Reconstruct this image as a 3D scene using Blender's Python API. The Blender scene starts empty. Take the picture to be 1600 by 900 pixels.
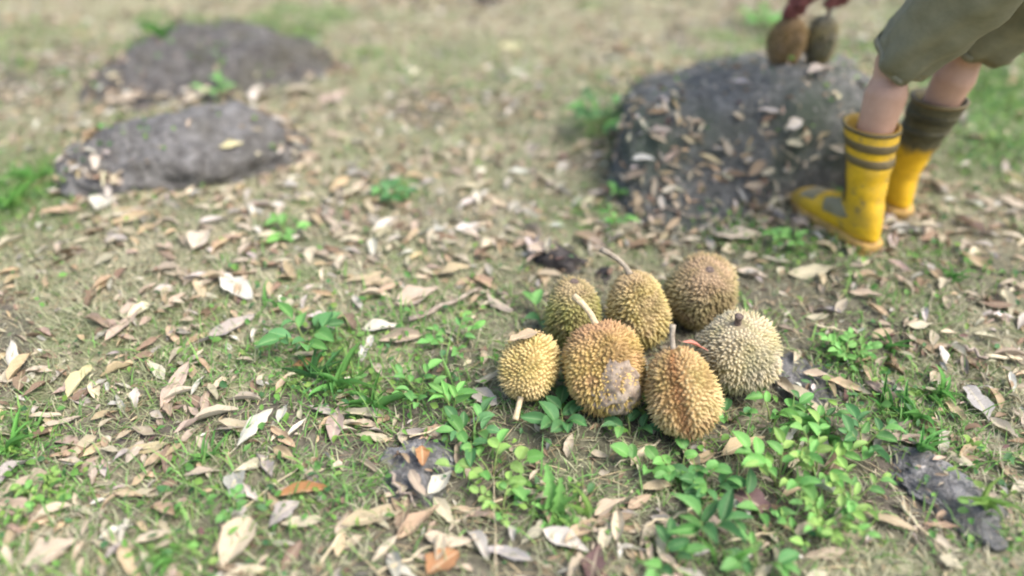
import bpy, bmesh, math, random
import numpy as np
from mathutils import Vector, Matrix, Quaternion, Euler
from mathutils.bvhtree import BVHTree

random.seed(11)
RNG = np.random.default_rng(11)
SC = bpy.context.scene
COL = SC.collection
R = math.radians
PI = math.pi

# ------------------------------------------------------------------ camera
CAM_Z, PITCH, F = 1.2, R(35.0), 1256.0       # focal length in pixels of a 1600 px wide frame
cam_d = bpy.data.cameras.new("camera")
cam = bpy.data.objects.new("camera", cam_d)
COL.objects.link(cam)
cam.location = (0, 0, CAM_Z)
cam.rotation_euler = (PI / 2 - PITCH, 0, 0)
cam_d.sensor_width = 36.0
cam_d.lens = 36.0 * F / 1600.0
cam_d.clip_start, cam_d.clip_end = 0.05, 2000
cam_d.dof.use_dof = True
cam_d.dof.focus_distance = 1.70
cam_d.dof.aperture_fstop = cam_d.lens / 46.0
SC.camera = cam

# ------------------------------------------------------------------ light
SUN_EL, SUN_AZ = R(58), R(118)               # azimuth clockwise from +Y (the view direction)
W = bpy.data.worlds.new("World")
SC.world = W
W.use_nodes = True
nt = W.node_tree
bg = nt.nodes["Background"]
sky = nt.nodes.new("ShaderNodeTexSky")
sky.sky_type = 'NISHITA'
sky.sun_disc = False
sky.sun_elevation = SUN_EL
sky.sun_rotation = SUN_AZ
sky.air_density, sky.dust_density, sky.ozone_density = 1.0, 4.0, 1.0
nt.links.new(sky.outputs[0], bg.inputs[0])
bg.inputs[1].default_value = 0.13
sd = bpy.data.lights.new("sun", 'SUN')
sd.energy, sd.angle, sd.color = 1.5, R(28), (1.0, 0.985, 0.95)
sun = bpy.data.objects.new("sun", sd)
COL.objects.link(sun)
sdir = Vector((math.cos(SUN_EL) * math.sin(SUN_AZ), math.cos(SUN_EL) * math.cos(SUN_AZ), math.sin(SUN_EL)))
sun.rotation_euler = (-sdir).to_track_quat('-Z', 'Y').to_euler()
SC.view_settings.view_transform = 'Standard'
SC.view_settings.look = 'None'
SC.view_settings.exposure = 1.5
SC.view_settings.gamma = 1.0
SC.view_settings.use_curve_mapping = False
SC.render.engine = 'CYCLES'
SC.cycles.use_denoising = True
SC.cycles.filter_width = 2.0
SC.cycles.max_bounces = 6
SC.cycles.diffuse_bounces = 3
SC.cycles.glossy_bounces = 2
SC.cycles.transmission_bounces = 3

# ------------------------------------------------------------------ helpers
def ray(u, v):
    c = (450 - v) / F
    return Vector(((u - 800) / F, math.cos(PITCH) + c * math.sin(PITCH), -math.sin(PITCH) + c * math.cos(PITCH)))
def flat(u, v, z=0.0):
    d = ray(u, v)
    t = (CAM_Z - z) / -d.z
    return Vector((d.x * t, d.y * t, z))

class SineNoise:
    def __init__(s, seed, scale, n=14):
        g = np.random.default_rng(seed)
        a = g.uniform(0, 2 * PI, n)
        k = scale * np.exp(g.uniform(-0.7, 0.7, n))
        s.kx, s.ky, s.p = k * np.cos(a), k * np.sin(a), g.uniform(0, 2 * PI, n)
        s.n = n
    def __call__(s, x, y):
        x, y = np.asarray(x, float), np.asarray(y, float)
        r = 0
        for i in range(s.n):
            r = r + np.sin(s.kx[i] * x + s.ky[i] * y + s.p[i])
        return r / math.sqrt(s.n / 2)
N1, N2, N3 = SineNoise(1, 2.2), SineNoise(2, 9), SineNoise(3, 40)
def ground_z(x, y):
    far = np.clip((np.hypot(x, np.asarray(y) - 2) - 6) / 60, 0, 1)
    return 0.012 * N1(x, y) * (1 - far) + 0.005 * N2(x, y) * (1 - far) + 0.0018 * N3(x, y) * (1 - far)

def mesh_np(name, V, Fc, attrs=None, smooth=False):
    """mesh from arrays; Fc is (n,3) or (n,4), or a list of those"""
    V = np.asarray(V, np.float32)
    Fl = Fc if isinstance(Fc, list) else [Fc]
    Fl = [np.asarray(f, np.int32) for f in Fl if len(f)]
    m = bpy.data.meshes.new(name)
    m.vertices.add(len(V))
    m.vertices.foreach_set("co", V.ravel())
    loops = np.concatenate([f.ravel() for f in Fl])
    tot = np.concatenate([np.full(len(f), f.shape[1], np.int32) for f in Fl])
    start = np.concatenate([[0], np.cumsum(tot)[:-1]]).astype(np.int32)
    m.loops.add(len(loops))
    m.loops.foreach_set("vertex_index", loops)
    m.polygons.add(len(tot))
    m.polygons.foreach_set("loop_start", start)
    m.polygons.foreach_set("loop_total", tot)
    m.update(calc_edges=True)
    if attrs:
        for k, a in attrs.items():
            a = np.asarray(a, np.float32)
            if a.ndim == 1:
                at = m.attributes.new(k, 'FLOAT', 'POINT')
                at.data.foreach_set("value", a)
            else:
                at = m.attributes.new(k, 'FLOAT_COLOR', 'POINT')
                c = np.ones((len(a), 4), np.float32)
                c[:, :3] = a
                at.data.foreach_set("color", c.ravel())
    if smooth:
        m.polygons.foreach_set("use_smooth", np.ones(len(tot), bool))
    return m

def link(name, mesh, mat=None, parent=None):
    if mat is not None and len(mesh.materials) == 0:
        mesh.materials.append(mat)
    o = bpy.data.objects.new(name, mesh)
    COL.objects.link(o)
    if parent is not None:
        o.parent = parent
    return o
def empty(name, loc=(0, 0, 0)):
    o = bpy.data.objects.new(name, None)
    o.empty_display_size = 0.05
    COL.objects.link(o)
    o.location = loc
    return o
def tag(o, label=None, cat=None, group=None, kind=None):
    for k, v in (("label", label), ("category", cat), ("group", group), ("kind", kind)):
        if v:
            o[k] = v
    return o

# ------------------------------------------------------------------ materials
class NB:
    def __init__(s, name):
        s.m = bpy.data.materials.new(name)
        s.m.use_nodes = True
        s.t = s.m.node_tree
        s.b = s.t.nodes["Principled BSDF"]
        s.out = s.t.nodes["Material Output"]
        s.b.inputs["Specular IOR Level"].default_value = 0.25
    def n(s, typ, **kw):
        nd = s.t.nodes.new(typ)
        for k, v in kw.items():
            setattr(nd, k, v)
        return nd
    def l(s, a, b):
        s.t.links.new(a, b)
    def coord(s, kind="Object"):
        return s.n("ShaderNodeTexCoord").outputs[kind]
    def noise(s, scale, detail=4, rough=0.6, vec=None, dist=0.0):
        nd = s.n("ShaderNodeTexNoise")
        nd.inputs["Scale"].default_value = scale
        nd.inputs["Detail"].default_value = detail
        nd.inputs["Roughness"].default_value = rough
        nd.inputs["Distortion"].default_value = dist
        s.l(vec if vec is not None else s.coord(), nd.inputs["Vector"])
        return nd.outputs["Fac"]
    def ramp(s, fac, stops):
        nd = s.n("ShaderNodeValToRGB")
        cr = nd.color_ramp
        while len(cr.elements) < len(stops):
            cr.elements.new(0.5)
        for e, (p, c) in zip(cr.elements, stops):
            e.position = p
            e.color = (c, c, c, 1) if isinstance(c, (int, float)) else (*c, 1)
        s.l(fac, nd.inputs[0])
        return nd.outputs[0]
    def mix(s, fac, a, b, mode='MIX'):
        nd = s.n("ShaderNodeMix", data_type='RGBA', blend_type=mode)
        for sock, x in ((nd.inputs[0], fac), (nd.inputs[6], a), (nd.inputs[7], b)):
            if isinstance(x, (int, float)):
                sock.default_value = x
            elif isinstance(x, tuple):
                sock.default_value = (*x, 1)
            else:
                s.l(x, sock)
        return nd.outputs[2]
    def math(s, op, a, b=0.0):
        nd = s.n("ShaderNodeMath", operation=op)
        for sock, x in ((nd.inputs[0], a), (nd.inputs[1], b)):
            if isinstance(x, (int, float)):
                sock.default_value = x
            else:
                s.l(x, sock)
        return nd.outputs[0]
    def attr(s, name):
        return s.n("ShaderNodeAttribute", attribute_name=name)
    def bump(s, h, strength=0.4, dist=0.01):
        nd = s.n("ShaderNodeBump")
        nd.inputs["Strength"].default_value = strength
        nd.inputs["Distance"].default_value = dist
        s.l(h, nd.inputs["Height"])
        s.l(nd.outputs[0], s.b.inputs["Normal"])
    def color(s, c, rough=0.8):
        if isinstance(c, tuple):
            s.b.inputs["Base Color"].default_value = (*c, 1)
        else:
            s.l(c, s.b.inputs["Base Color"])
        s.b.inputs["Roughness"].default_value = rough
        return s.m
    def thin(s, c, amount=0.3):
        """let part of the light through, as a leaf does"""
        tr = s.n("ShaderNodeBsdfTranslucent")
        if isinstance(c, tuple):
            tr.inputs[0].default_value = (*c, 1)
        else:
            s.l(c, tr.inputs[0])
        mx = s.n("ShaderNodeMixShader")
        mx.inputs[0].default_value = amount
        s.l(s.b.outputs[0], mx.inputs[1])
        s.l(tr.outputs[0], mx.inputs[2])
        s.l(mx.outputs[0], s.out.inputs[0])

def mat_ground():
    b = NB("soil_and_thatch")
    pos = b.coord()
    big = b.noise(1.3, 5, 0.6, pos)
    mid = b.noise(9, 6, 0.65, pos)
    fine = b.noise(70, 5, 0.7, pos)
    thatch = b.ramp(fine, [(0.3, (0.115, 0.10, 0.066)), (0.55, (0.31, 0.275, 0.19)), (0.75, (0.46, 0.42, 0.31))])
    olive = b.ramp(fine, [(0.3, (0.055, 0.072, 0.03)), (0.7, (0.18, 0.215, 0.095))])
    c = b.mix(b.ramp(mid, [(0.42, 0.0), (0.62, 1.0)]), thatch, olive)
    soil_shade = b.ramp(fine, [(0.3, (0.04, 0.032, 0.026)), (0.7, (0.17, 0.14, 0.115))])
    sa = b.attr("soil_shade").outputs["Fac"]
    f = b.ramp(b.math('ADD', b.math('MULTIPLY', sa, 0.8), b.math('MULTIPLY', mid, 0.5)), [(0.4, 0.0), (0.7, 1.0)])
    c = b.mix(f, c, soil_shade)
    far = b.ramp(big, [(0.35, 0.0), (0.7, 0.5)])
    c = b.mix(far, c, olive)
    b.bump(b.math('ADD', fine, b.math('MULTIPLY', mid, 2.0)), 0.6, 0.012)
    return b.color(c, 0.95)

def mat_vcol(name, translucent=0.0, rough=0.85, spec=0.2, vary=0.35, scale=60):
    b = NB(name)
    c = b.attr("col").outputs["Color"]
    nz = b.noise(scale, 3, 0.6)
    c = b.mix(b.ramp(nz, [(0.3, 0.0), (0.75, vary)]), c, (0.3, 0.22, 0.13), 'MULTIPLY')
    b.color(c, rough)
    b.b.inputs["Specular IOR Level"].default_value = spec
    if translucent:
        b.thin(c, translucent)
    return b.m

def mat_leaf(name, translucent, rough=0.6, dry=True):
    """base colour from the object's own colour, with blotches, midrib and side veins"""
    b = NB(name)
    oi = b.n("ShaderNodeObjectInfo")
    c = oi.outputs["Color"]
    vec = b.n("ShaderNodeVectorMath", operation='ADD')
    b.l(b.coord(), vec.inputs[0])
    b.l(oi.outputs["Random"], vec.inputs[1])
    nz = b.noise(45 if dry else 60, 4, 0.65, vec.outputs[0])
    fine = b.noise(260, 3, 0.7, vec.outputs[0])
    if dry:
        c = b.mix(b.ramp(nz, [(0.42, 0.0), (0.72, 0.75)]), c, (0.50, 0.42, 0.34), 'MULTIPLY')
        c = b.mix(b.ramp(fine, [(0.5, 0.0), (0.8, 0.5)]), c, (0.72, 0.64, 0.55), 'MULTIPLY')
    else:
        c = b.mix(b.ramp(nz, [(0.4, 0.0), (0.75, 0.55)]), c, (0.55, 0.75, 0.35), 'MULTIPLY')
        c = b.mix(b.ramp(b.noise(120, 3, 0.6, vec.outputs[0]), [(0.66, 0.0), (0.72, 0.7)]), c, (0.30, 0.24, 0.09))
    at = b.attr("rib").outputs["Fac"]
    rib = b.ramp(at, [(0.0, 1.0), (0.16, 0.0)])
    c = b.mix(b.math('MULTIPLY', rib, 0.5 if dry else 0.35), c, (0.62, 0.54, 0.36) if dry else (0.35, 0.5, 0.2))
    b.bump(fine, 0.3, 0.002)
    b.color(c, rough)
    b.b.inputs["Specular IOR Level"].default_value = 0.3
    b.thin(c, translucent)
    return b.m

def mat_rock(name, dark, light, moss, moss_amt):
    b = NB(name)
    pos = b.coord()
    n1 = b.noise(4, 7, 0.65, pos, 0.4)
    n2 = b.noise(24, 8, 0.72, pos, 0.6)
    n3 = b.noise(120, 4, 0.7, pos)
    n4 = b.noise(11, 6, 0.7, pos, 1.2)
    mid = tuple(0.5 * (a + d) for a, d in zip(dark, light))
    c = b.ramp(n2, [(0.32, dark), (0.5, mid), (0.66, light)])
    c = b.mix(b.ramp(n4, [(0.5, 0.0), (0.62, 0.45)]), c, tuple(x * 0.8 for x in dark))
    c = b.mix(b.ramp(n1, [(0.45, 0.0), (0.62, moss_amt)]), c, moss)
    lich = b.ramp(b.noise(34, 5, 0.6, pos), [(0.62, 0.0), (0.68, 0.65)])
    c = b.mix(lich, c, (0.42, 0.41, 0.38))
    c = b.mix(b.ramp(n3, [(0.6, 0.0), (0.75, 0.5)]), c, (0.40, 0.38, 0.35))
    b.bump(b.math('ADD', b.math('MULTIPLY', n2, 2.0), b.math('ADD', n3, b.math('MULTIPLY', n4, 2.5))), 0.9, 0.03)
    return b.color(c, 0.9)

def mat_husk(name, base, tip, brown, brown_amt, top_brown, zlen):
    b = NB(name)
    pos = b.coord()
    t = b.attr("tip").outputs["Fac"]
    c = b.mix(b.ramp(t, [(0.0, 0.0), (0.55, 0.6), (1.0, 1.0)]), base, tip)
    n1 = b.noise(9, 4, 0.6, pos)
    n2 = b.noise(55, 4, 0.7, pos)
    sep = b.n("ShaderNodeSeparateXYZ")
    b.l(pos, sep.inputs[0])
    zz = b.math('MULTIPLY', b.math('ADD', b.math('DIVIDE', sep.outputs[2], zlen), 1.0), 0.5)   # 0 foot .. 1 stem end
    topf = b.math('MULTIPLY', b.ramp(zz, [(0.66, 0.0), (0.95, 1.0)]), top_brown)
    pat = b.ramp(n1, [(0.47, 0.0), (0.60, min(1, brown_amt * 1.3))])
    f = b.math('MAXIMUM', topf, pat)
    gv_ = b.math('MULTIPLY', b.attr("groove").outputs["Fac"], 0.8)
    c = b.mix(f, c, b.mix(b.math('MULTIPLY', t, 0.75), brown, tuple(min(1, x * 2.6) for x in brown)))
    c = b.mix(gv_, c, (0.27, 0.125, 0.05))
    n3 = b.noise(16, 3, 0.5, pos, 0.8)
    c = b.mix(b.ramp(n3, [(0.42, 0.0), (0.62, 0.7)]), c, (0.60, 0.64, 0.46), 'MULTIPLY')
    c = b.mix(b.ramp(n2, [(0.5, 0.0), (0.8, 0.5)]), c, (0.55, 0.45, 0.3), 'MULTIPLY')
    b.bump(n2, 0.3, 0.003)
    return b.color(c, 0.75)

def mat_simple(name, c1, c2, scale=30, rough=0.8, bump=0.2, spec=0.25, stops=(0.35, 0.7)):
    b = NB(name)
    nz = b.noise(scale, 6, 0.65)
    b.bump(nz, bump, 0.004)
    b.color(b.ramp(nz, [(stops[0], c1), (stops[1], c2)]), rough)
    b.b.inputs["Specular IOR Level"].default_value = spec
    return b.m

M = dict(
    ground=mat_ground(),
    grass=mat_vcol("grass_blades", 0.25, 0.7, 0.25, 0.3, 25),
    litter=mat_vcol("leaf_crumbs", 0.12, 0.8, 0.2, 0.5, 90),
    cover=mat_vcol("ground_cover_leaves", 0.3, 0.55, 0.3, 0.25, 60),
    dry=mat_leaf("dry_leaf", 0.10, 0.65, True),
    green=mat_leaf("green_leaf", 0.32, 0.45, False),
    boulder=mat_rock("mossy_boulder", (0.100, 0.105, 0.092), (0.36, 0.35, 0.32), (0.120, 0.150, 0.105), 0.85),
    slab=mat_rock("weathered_grey_rock", (0.095, 0.088, 0.080), (0.28, 0.262, 0.245), (0.165, 0.155, 0.11), 0.6),
    pale=mat_rock("pale_grey_rock", (0.105, 0.098, 0.090), (0.42, 0.40, 0.38), (0.19, 0.175, 0.135), 0.5),
    lowrock=mat_rock("half_buried_rock", (0.11, 0.105, 0.10), (0.44, 0.43, 0.42), (0.11, 0.12, 0.07), 0.5),
    clod=mat_simple("dark_clod", (0.018, 0.016, 0.016), (0.085, 0.075, 0.07), 40, 0.9, 0.8),
    twig=mat_simple("grey_twig", (0.16, 0.12, 0.09), (0.38, 0.32, 0.26), 80, 0.85, 0.4),
    straw=mat_simple("pale_straw", (0.36, 0.29, 0.17), (0.62, 0.54, 0.38), 60, 0.75, 0.2),
    stem=mat_simple("green_stem", (0.12, 0.17, 0.05), (0.22, 0.28, 0.09), 60, 0.6, 0.1),
    stalk=mat_simple("durian_stalk", (0.34, 0.25, 0.14), (0.60, 0.50, 0.33), 90, 0.75, 0.3),
    stalk_dark=mat_simple("old_stalk", (0.05, 0.035, 0.03), (0.20, 0.15, 0.12), 90, 0.85, 0.4),
    stalk_grey=mat_simple("grey_stalk", (0.17, 0.14, 0.10), (0.36, 0.31, 0.24), 90, 0.85, 0.4),
    mud=mat_simple("crusted_mud", (0.15, 0.11, 0.08), (0.44, 0.36, 0.275), 55, 0.95, 0.9),
    skin=mat_simple("skin", (0.42, 0.245, 0.165), (0.52, 0.32, 0.225), 14, 0.55, 0.08, 0.35),
    shorts=mat_simple("khaki_cotton", (0.185, 0.175, 0.115), (0.29, 0.27, 0.185), 9, 0.95, 0.25, 0.1),
    hem=mat_simple("khaki_seam", (0.205, 0.19, 0.13), (0.30, 0.275, 0.19), 30, 0.95, 0.25, 0.1),
    shirt=mat_simple("grey_shirt_cotton", (0.10, 0.11, 0.13), (0.17, 0.18, 0.20), 9, 0.95, 0.25, 0.1),
    glove=mat_simple("dark_red_glove", (0.10, 0.034, 0.030), (0.26, 0.105, 0.10), 26, 0.8, 0.3, 0.2),
    hair=mat_simple("black_hair", (0.012, 0.010, 0.009), (0.03, 0.025, 0.022), 200, 0.5, 0.6),
    yellow=None, stripe=mat_simple("olive_rubber", (0.085, 0.062, 0.024), (0.16, 0.12, 0.05), 18, 0.55, 0.1, 0.4),
    greyrub=mat_simple("grey_rubber", (0.17, 0.145, 0.07), (0.30, 0.27, 0.18), 18, 0.6, 0.15, 0.35),
    darkrub=mat_simple("muddy_olive_rubber", (0.040, 0.038, 0.022), (0.105, 0.095, 0.05), 16, 0.65, 0.2, 0.3),
    sole=mat_simple("dirty_yellow_sole", (0.22, 0.13, 0.05), (0.60, 0.38, 0.09), 22, 0.7, 0.3, 0.3),
)
def mat_yellow():
    b = NB("yellow_rubber")
    n1 = b.noise(9, 5, 0.65)
    n2 = b.noise(60, 4, 0.7)
    c = b.ramp(n2, [(0.3, (0.56, 0.33, 0.012)), (0.7, (0.72, 0.44, 0.02))])
    c = b.mix(b.ramp(n1, [(0.42, 0.0), (0.62, 0.8)]), c, (0.36, 0.24, 0.05))
    c = b.mix(b.ramp(b.noise(28, 5, 0.7), [(0.55, 0.0), (0.68, 0.75)]), c, (0.17, 0.13, 0.07))
    b.bump(n2, 0.08, 0.003)
    b.color(c, 0.42)
    b.b.inputs["Specular IOR Level"].default_value = 0.4
    return b.m
M['yellow'] = mat_yellow()
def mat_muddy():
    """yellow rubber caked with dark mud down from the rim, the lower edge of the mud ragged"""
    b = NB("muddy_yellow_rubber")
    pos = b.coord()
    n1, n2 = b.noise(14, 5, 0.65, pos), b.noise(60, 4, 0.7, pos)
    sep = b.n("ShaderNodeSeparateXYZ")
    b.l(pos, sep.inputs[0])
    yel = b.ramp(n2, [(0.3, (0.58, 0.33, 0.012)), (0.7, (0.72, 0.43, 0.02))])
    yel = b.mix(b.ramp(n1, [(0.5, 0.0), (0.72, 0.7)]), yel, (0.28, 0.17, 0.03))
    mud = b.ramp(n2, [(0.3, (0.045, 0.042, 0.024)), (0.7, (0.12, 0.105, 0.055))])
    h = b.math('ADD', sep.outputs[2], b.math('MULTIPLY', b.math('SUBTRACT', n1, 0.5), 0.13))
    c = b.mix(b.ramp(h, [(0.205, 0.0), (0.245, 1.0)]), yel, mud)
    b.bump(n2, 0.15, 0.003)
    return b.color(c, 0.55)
M['muddy'] = mat_muddy()

# ------------------------------------------------------------------ ground sheet
SOIL_SHADE = [(850, 700, .22, 1.0), (700, 720, .16, .9), (600, 830, .25, .7), (850, 860, .25, .9), (1000, 760, .2, .8), (1060, 650, .2, .9), (1190, 780, .16, .8), (1130, 860, .2, .8), (420, 850, .3, .6), (250, 780, .2, .5), (1110, 345, .3, .8),
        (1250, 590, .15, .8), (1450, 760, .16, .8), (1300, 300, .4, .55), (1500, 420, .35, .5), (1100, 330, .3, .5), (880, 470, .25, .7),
        (700, 330, .25, .4), (440, 380, .2, .4), (230, 640, .2, .4), (120, 690, .2, .5), (30, 110, .5, .6), (1120, 300, .35, .8), (1100, 500, .2, .8)]  # bare earth patches; those under the durian heap also paint its contact shadow
SOIL_SHADE = [(*flat(u, v)[:2], r, s) for u, v, r, s in SOIL_SHADE]
GREEN = [(20, 320, .2, .95), (60, 285, .14, .9), (20, 700, .12, .9), (70, 780, .11, .9), (265, 870, .1, .7), (480, 550, .16, .9), (540, 605, .18, 1),
         (650, 600, .14, .9), (700, 610, .12, .9), (630, 305, .09, .7), (450, 365, .07, .7), (1570, 160, .45, 1), (1560, 240, .28, .9), (1600, 60, .6, .9),
         (1240, 700, .11, .6), (1290, 790, .10, .65), (1420, 640, .16, .9), (1320, 560, .1, .9), (1060, 740, .09, .6), (740, 700, .10, .6),
         (870, 780, .1, .9), (940, 200, .13, .9), (1220, 400, .09, .8), (1510, 430, .12, .6), (1180, 870, .1, .4), (1050, 870, .1, .4),
         (345, 140, .07, .8), (580, 90, .15, .6), (255, 60, .12, .6), (1190, 40, .12, .9), (1540, 800, .2, .5), (30, 60, .3, .5), (760, 470, .1, .6),
         (620, 520, .2, .6), (920, 340, .12, .6), (340, 560, .2, .4), (420, 700, .2, .4), (700, 110, .5, .35), (1390, 480, .2, .4)]
GREEN = [(*flat(u, v)[:2], r, s) for u, v, r, s in GREEN]
def field(L, x, y):
    x, y = np.asarray(x, float), np.asarray(y, float)
    r = np.zeros_like(x)
    for cx, cy, rad, s in L:
        r = np.maximum(r, s * np.exp(-((x - cx) ** 2 + (y - cy) ** 2) / (rad * rad)))
    return r

GN, GN2, SN = SineNoise(60, 4.0), SineNoise(61, 11), SineNoise(62, 6.5)
def green_at(x, y):
    n = 0.55 * np.clip(0.62 * GN(x, y) + 0.5 * GN2(x, y) - 0.30, 0, 1.1)
    return np.clip(np.maximum(field(GREEN, x, y), n), 0, 1)
def soil_shade_at(x, y):
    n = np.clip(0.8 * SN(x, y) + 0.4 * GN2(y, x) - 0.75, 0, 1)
    return np.clip(np.maximum(field(SOIL_SHADE, x, y), n), 0, 1)
def graded(lo, hi, step, far, g=1.18):
    a = list(np.arange(lo, hi + 1e-6, step))
    s, x = step, hi
    while x < far:
        s *= g
        x += s
        a.append(x)
    s, x, pre = step, lo, []
    while x > -far:
        s *= g
        x -= s
        pre.append(x)
    return np.array(pre[::-1] + a)
gx = graded(-3.4, 3.4, 0.022, 500)
gy = graded(0.3, 5.4, 0.022, 500)
GX, GY = np.meshgrid(gx, gy)
GZ = ground_z(GX, GY)
nx, ny = len(gx), len(gy)
ii = (np.arange(ny - 1)[:, None] * nx + np.arange(nx - 1)[None, :]).ravel()
gq = np.stack([ii, ii + 1, ii + 1 + nx, ii + nx], 1)
gv = np.stack([GX.ravel(), GY.ravel(), GZ.ravel()], 1)
tag(link("ground", mesh_np("ground", gv, gq, {"soil_shade": soil_shade_at(GX.ravel(), GY.ravel())}, True), M['ground']), kind="structure")

# ------------------------------------------------------------------ rocks
def noise3(P, seed, scale, n=16):
    g = np.random.default_rng(seed)
    k = g.normal(size=(n, 3))
    k /= np.linalg.norm(k, axis=1)[:, None]
    k *= (scale * np.exp(g.uniform(-.6, .6, n)))[:, None]
    return np.sin(P @ k.T + g.uniform(0, 2 * PI, n)).sum(1) / math.sqrt(n / 2)
def ico(sub):
    bm = bmesh.new()
    bmesh.ops.create_icosphere(bm, subdivisions=sub, radius=1)
    V = np.array([v.co[:] for v in bm.verts])
    Fc = np.array([[v.index for v in f.verts] for f in bm.faces])
    bm.free()
    return V, Fc
ICO5, ICO4, ICO3 = ico(6), ico(5), ico(4)
ROCK_BVH = []
def rock(name, x, y, rx, ry, top, rot, seed, mat, label, cat="rock", boxy=2.6, rough=0.09, flat_top=None, src=ICO5, base=0.5, tilt=(0, 0), flare=0.0):
    V, Fc = src
    P = V.copy()
    p = (np.abs(P) ** boxy).sum(1) ** (1 / boxy)
    P = P / p[:, None]
    d = 1 + rough * noise3(V, seed, 2.2) + 0.45 * rough * noise3(V, seed + 1, 6) + 0.18 * rough * noise3(V, seed + 2, 18) + 0.09 * rough * noise3(V, seed + 3, 45)
    P = P * d[:, None]
    P = P * np.array([rx, ry, top + base * top])
    P[:, 2] -= base * top
    P[:, 2] += tilt[0] * P[:, 0] + tilt[1] * P[:, 1]
    if flare:                      # foot of the near face runs out into the ground
        lowz = np.clip((0.17 - P[:, 2]) / 0.25, 0, 1.2) ** 1.5
        P[:, 1] -= flare * lowz * np.clip(-P[:, 1] / ry, 0, 1) * np.clip((0.06 - P[:, 0]) / 0.25, 0, 1)
    o = link(name, mesh_np(name, P, Fc, None, True), mat)
    o.location = (x, y, float(ground_z(x, y)))
    o.rotation_euler.z = rot
    tag(o, label, cat)
    c, s = math.cos(rot), math.sin(rot)
    Wd = np.stack([c * P[:, 0] - s * P[:, 1] + x, s * P[:, 0] + c * P[:, 1] + y, P[:, 2] + o.location.z], 1)
    ROCK_BVH.append((Wd, Fc))
    return o
rock("boulder", 0.775, 2.56, 0.46, 0.37, 0.285, R(3), 21, M['boulder'],
     "dark mossy boulder behind the yellow boots with two durians on top", "boulder", 4.6, 0.06, tilt=(-0.01, 0.05), flare=0.30)
rock("flat_rock", -1.16, 3.22, 0.46, 0.30, 0.145, R(26), 34, M['slab'], "low dark grey rock at the rear, its top smooth and bare", "rock", 2.0, 0.17, tilt=(0.09, 0.05))
rock("flat_rock", -1.02, 2.34, 0.32, 0.19, 0.10, R(20), 47, M['pale'], "low pale grey rough rock with a yellow leaf on it", "rock", 2.0, 0.19, tilt=(0.02, 0.07))
rock("low_rock", flat(650, 725).x, flat(650, 725).y, 0.085, 0.095, 0.028, R(20), 58, M['lowrock'], "small half buried grey rock left of the round leaved weed", "rock", 2.0, 0.26, src=ICO4)
rock("low_rock", flat(1455, 760).x, flat(1455, 760).y, 0.055, 0.13, 0.024, R(35), 61, M['lowrock'], "half buried grey rock right of the bright weeds", "rock", 2.0, 0.26, src=ICO4)
rock("low_rock", flat(1250, 580).x, flat(1250, 580).y, 0.09, 0.10, 0.016, R(50), 69, M['lowrock'], "dark grey rock just showing right of the pale round durian", "rock", 2.2, 0.16, src=ICO4)
rock("dark_clod", flat(884, 412).x, flat(884, 412).y, 0.055, 0.030, 0.032, R(-12), 71, M['clod'], "black lump lying behind the olive durian", "clod", 2.0, 0.3, src=ICO4)
rock("dark_clod", flat(945, 432).x, flat(945, 432).y, 0.035, 0.025, 0.025, R(10), 74, M['clod'], "small dark lump behind the grey durian stalk", "clod", 2.0, 0.25, src=ICO3)
rock("dark_clod", flat(755, 4).x, flat(755, 4).y, 0.09, 0.05, 0.05, R(0), 77, M['clod'], "dark lump on the grass at the far end between the rocks", "clod", 2.0, 0.25, src=ICO3)

# surface under a world point / under a pixel
sel = ((gv[:, 0] > -3.6) & (gv[:, 0] < 3.6) & (gv[:, 1] < 6.0) & (gv[:, 1] > 0.2))
fsel = gq[sel[gq].all(1)]
allV, allF, off = [gv], [fsel], len(gv)
tris = [tuple(f) for f in fsel.tolist()]
for Wd, Fc in ROCK_BVH:
    tris += [tuple(f) for f in (Fc + off).tolist()]
    allV.append(Wd)
    off += len(Wd)
BVH = BVHTree.FromPolygons(np.concatenate(allV).tolist(), tris)
rv, rf, off = [], [], 0
for Wd, Fc in ROCK_BVH:
    rv.append(Wd); rf += (Fc + off).tolist(); off += len(Wd)
RBVH = BVHTree.FromPolygons(np.concatenate(rv).tolist(), rf)
EYE = Vector((0, 0, CAM_Z))
def hit(u, v):
    loc, n, i, d = BVH.ray_cast(EYE, ray(u, v).normalized())
    if loc is None:
        return flat(u, v), Vector((0, 0, 1))
    return loc, (n if n.z > 0 else -n)
def drop(x, y):
    loc, n, i, d = BVH.ray_cast(Vector((x, y, 2)), Vector((0, 0, -1)))
    if loc is None:
        return Vector((x, y, float(ground_z(x, y)))), Vector((0, 0, 1))
    return loc, (n if n.z > 0 else -n)
def depth_of(p):
    return p.y * math.cos(PITCH) - (p.z - CAM_Z) * math.sin(PITCH)

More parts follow.
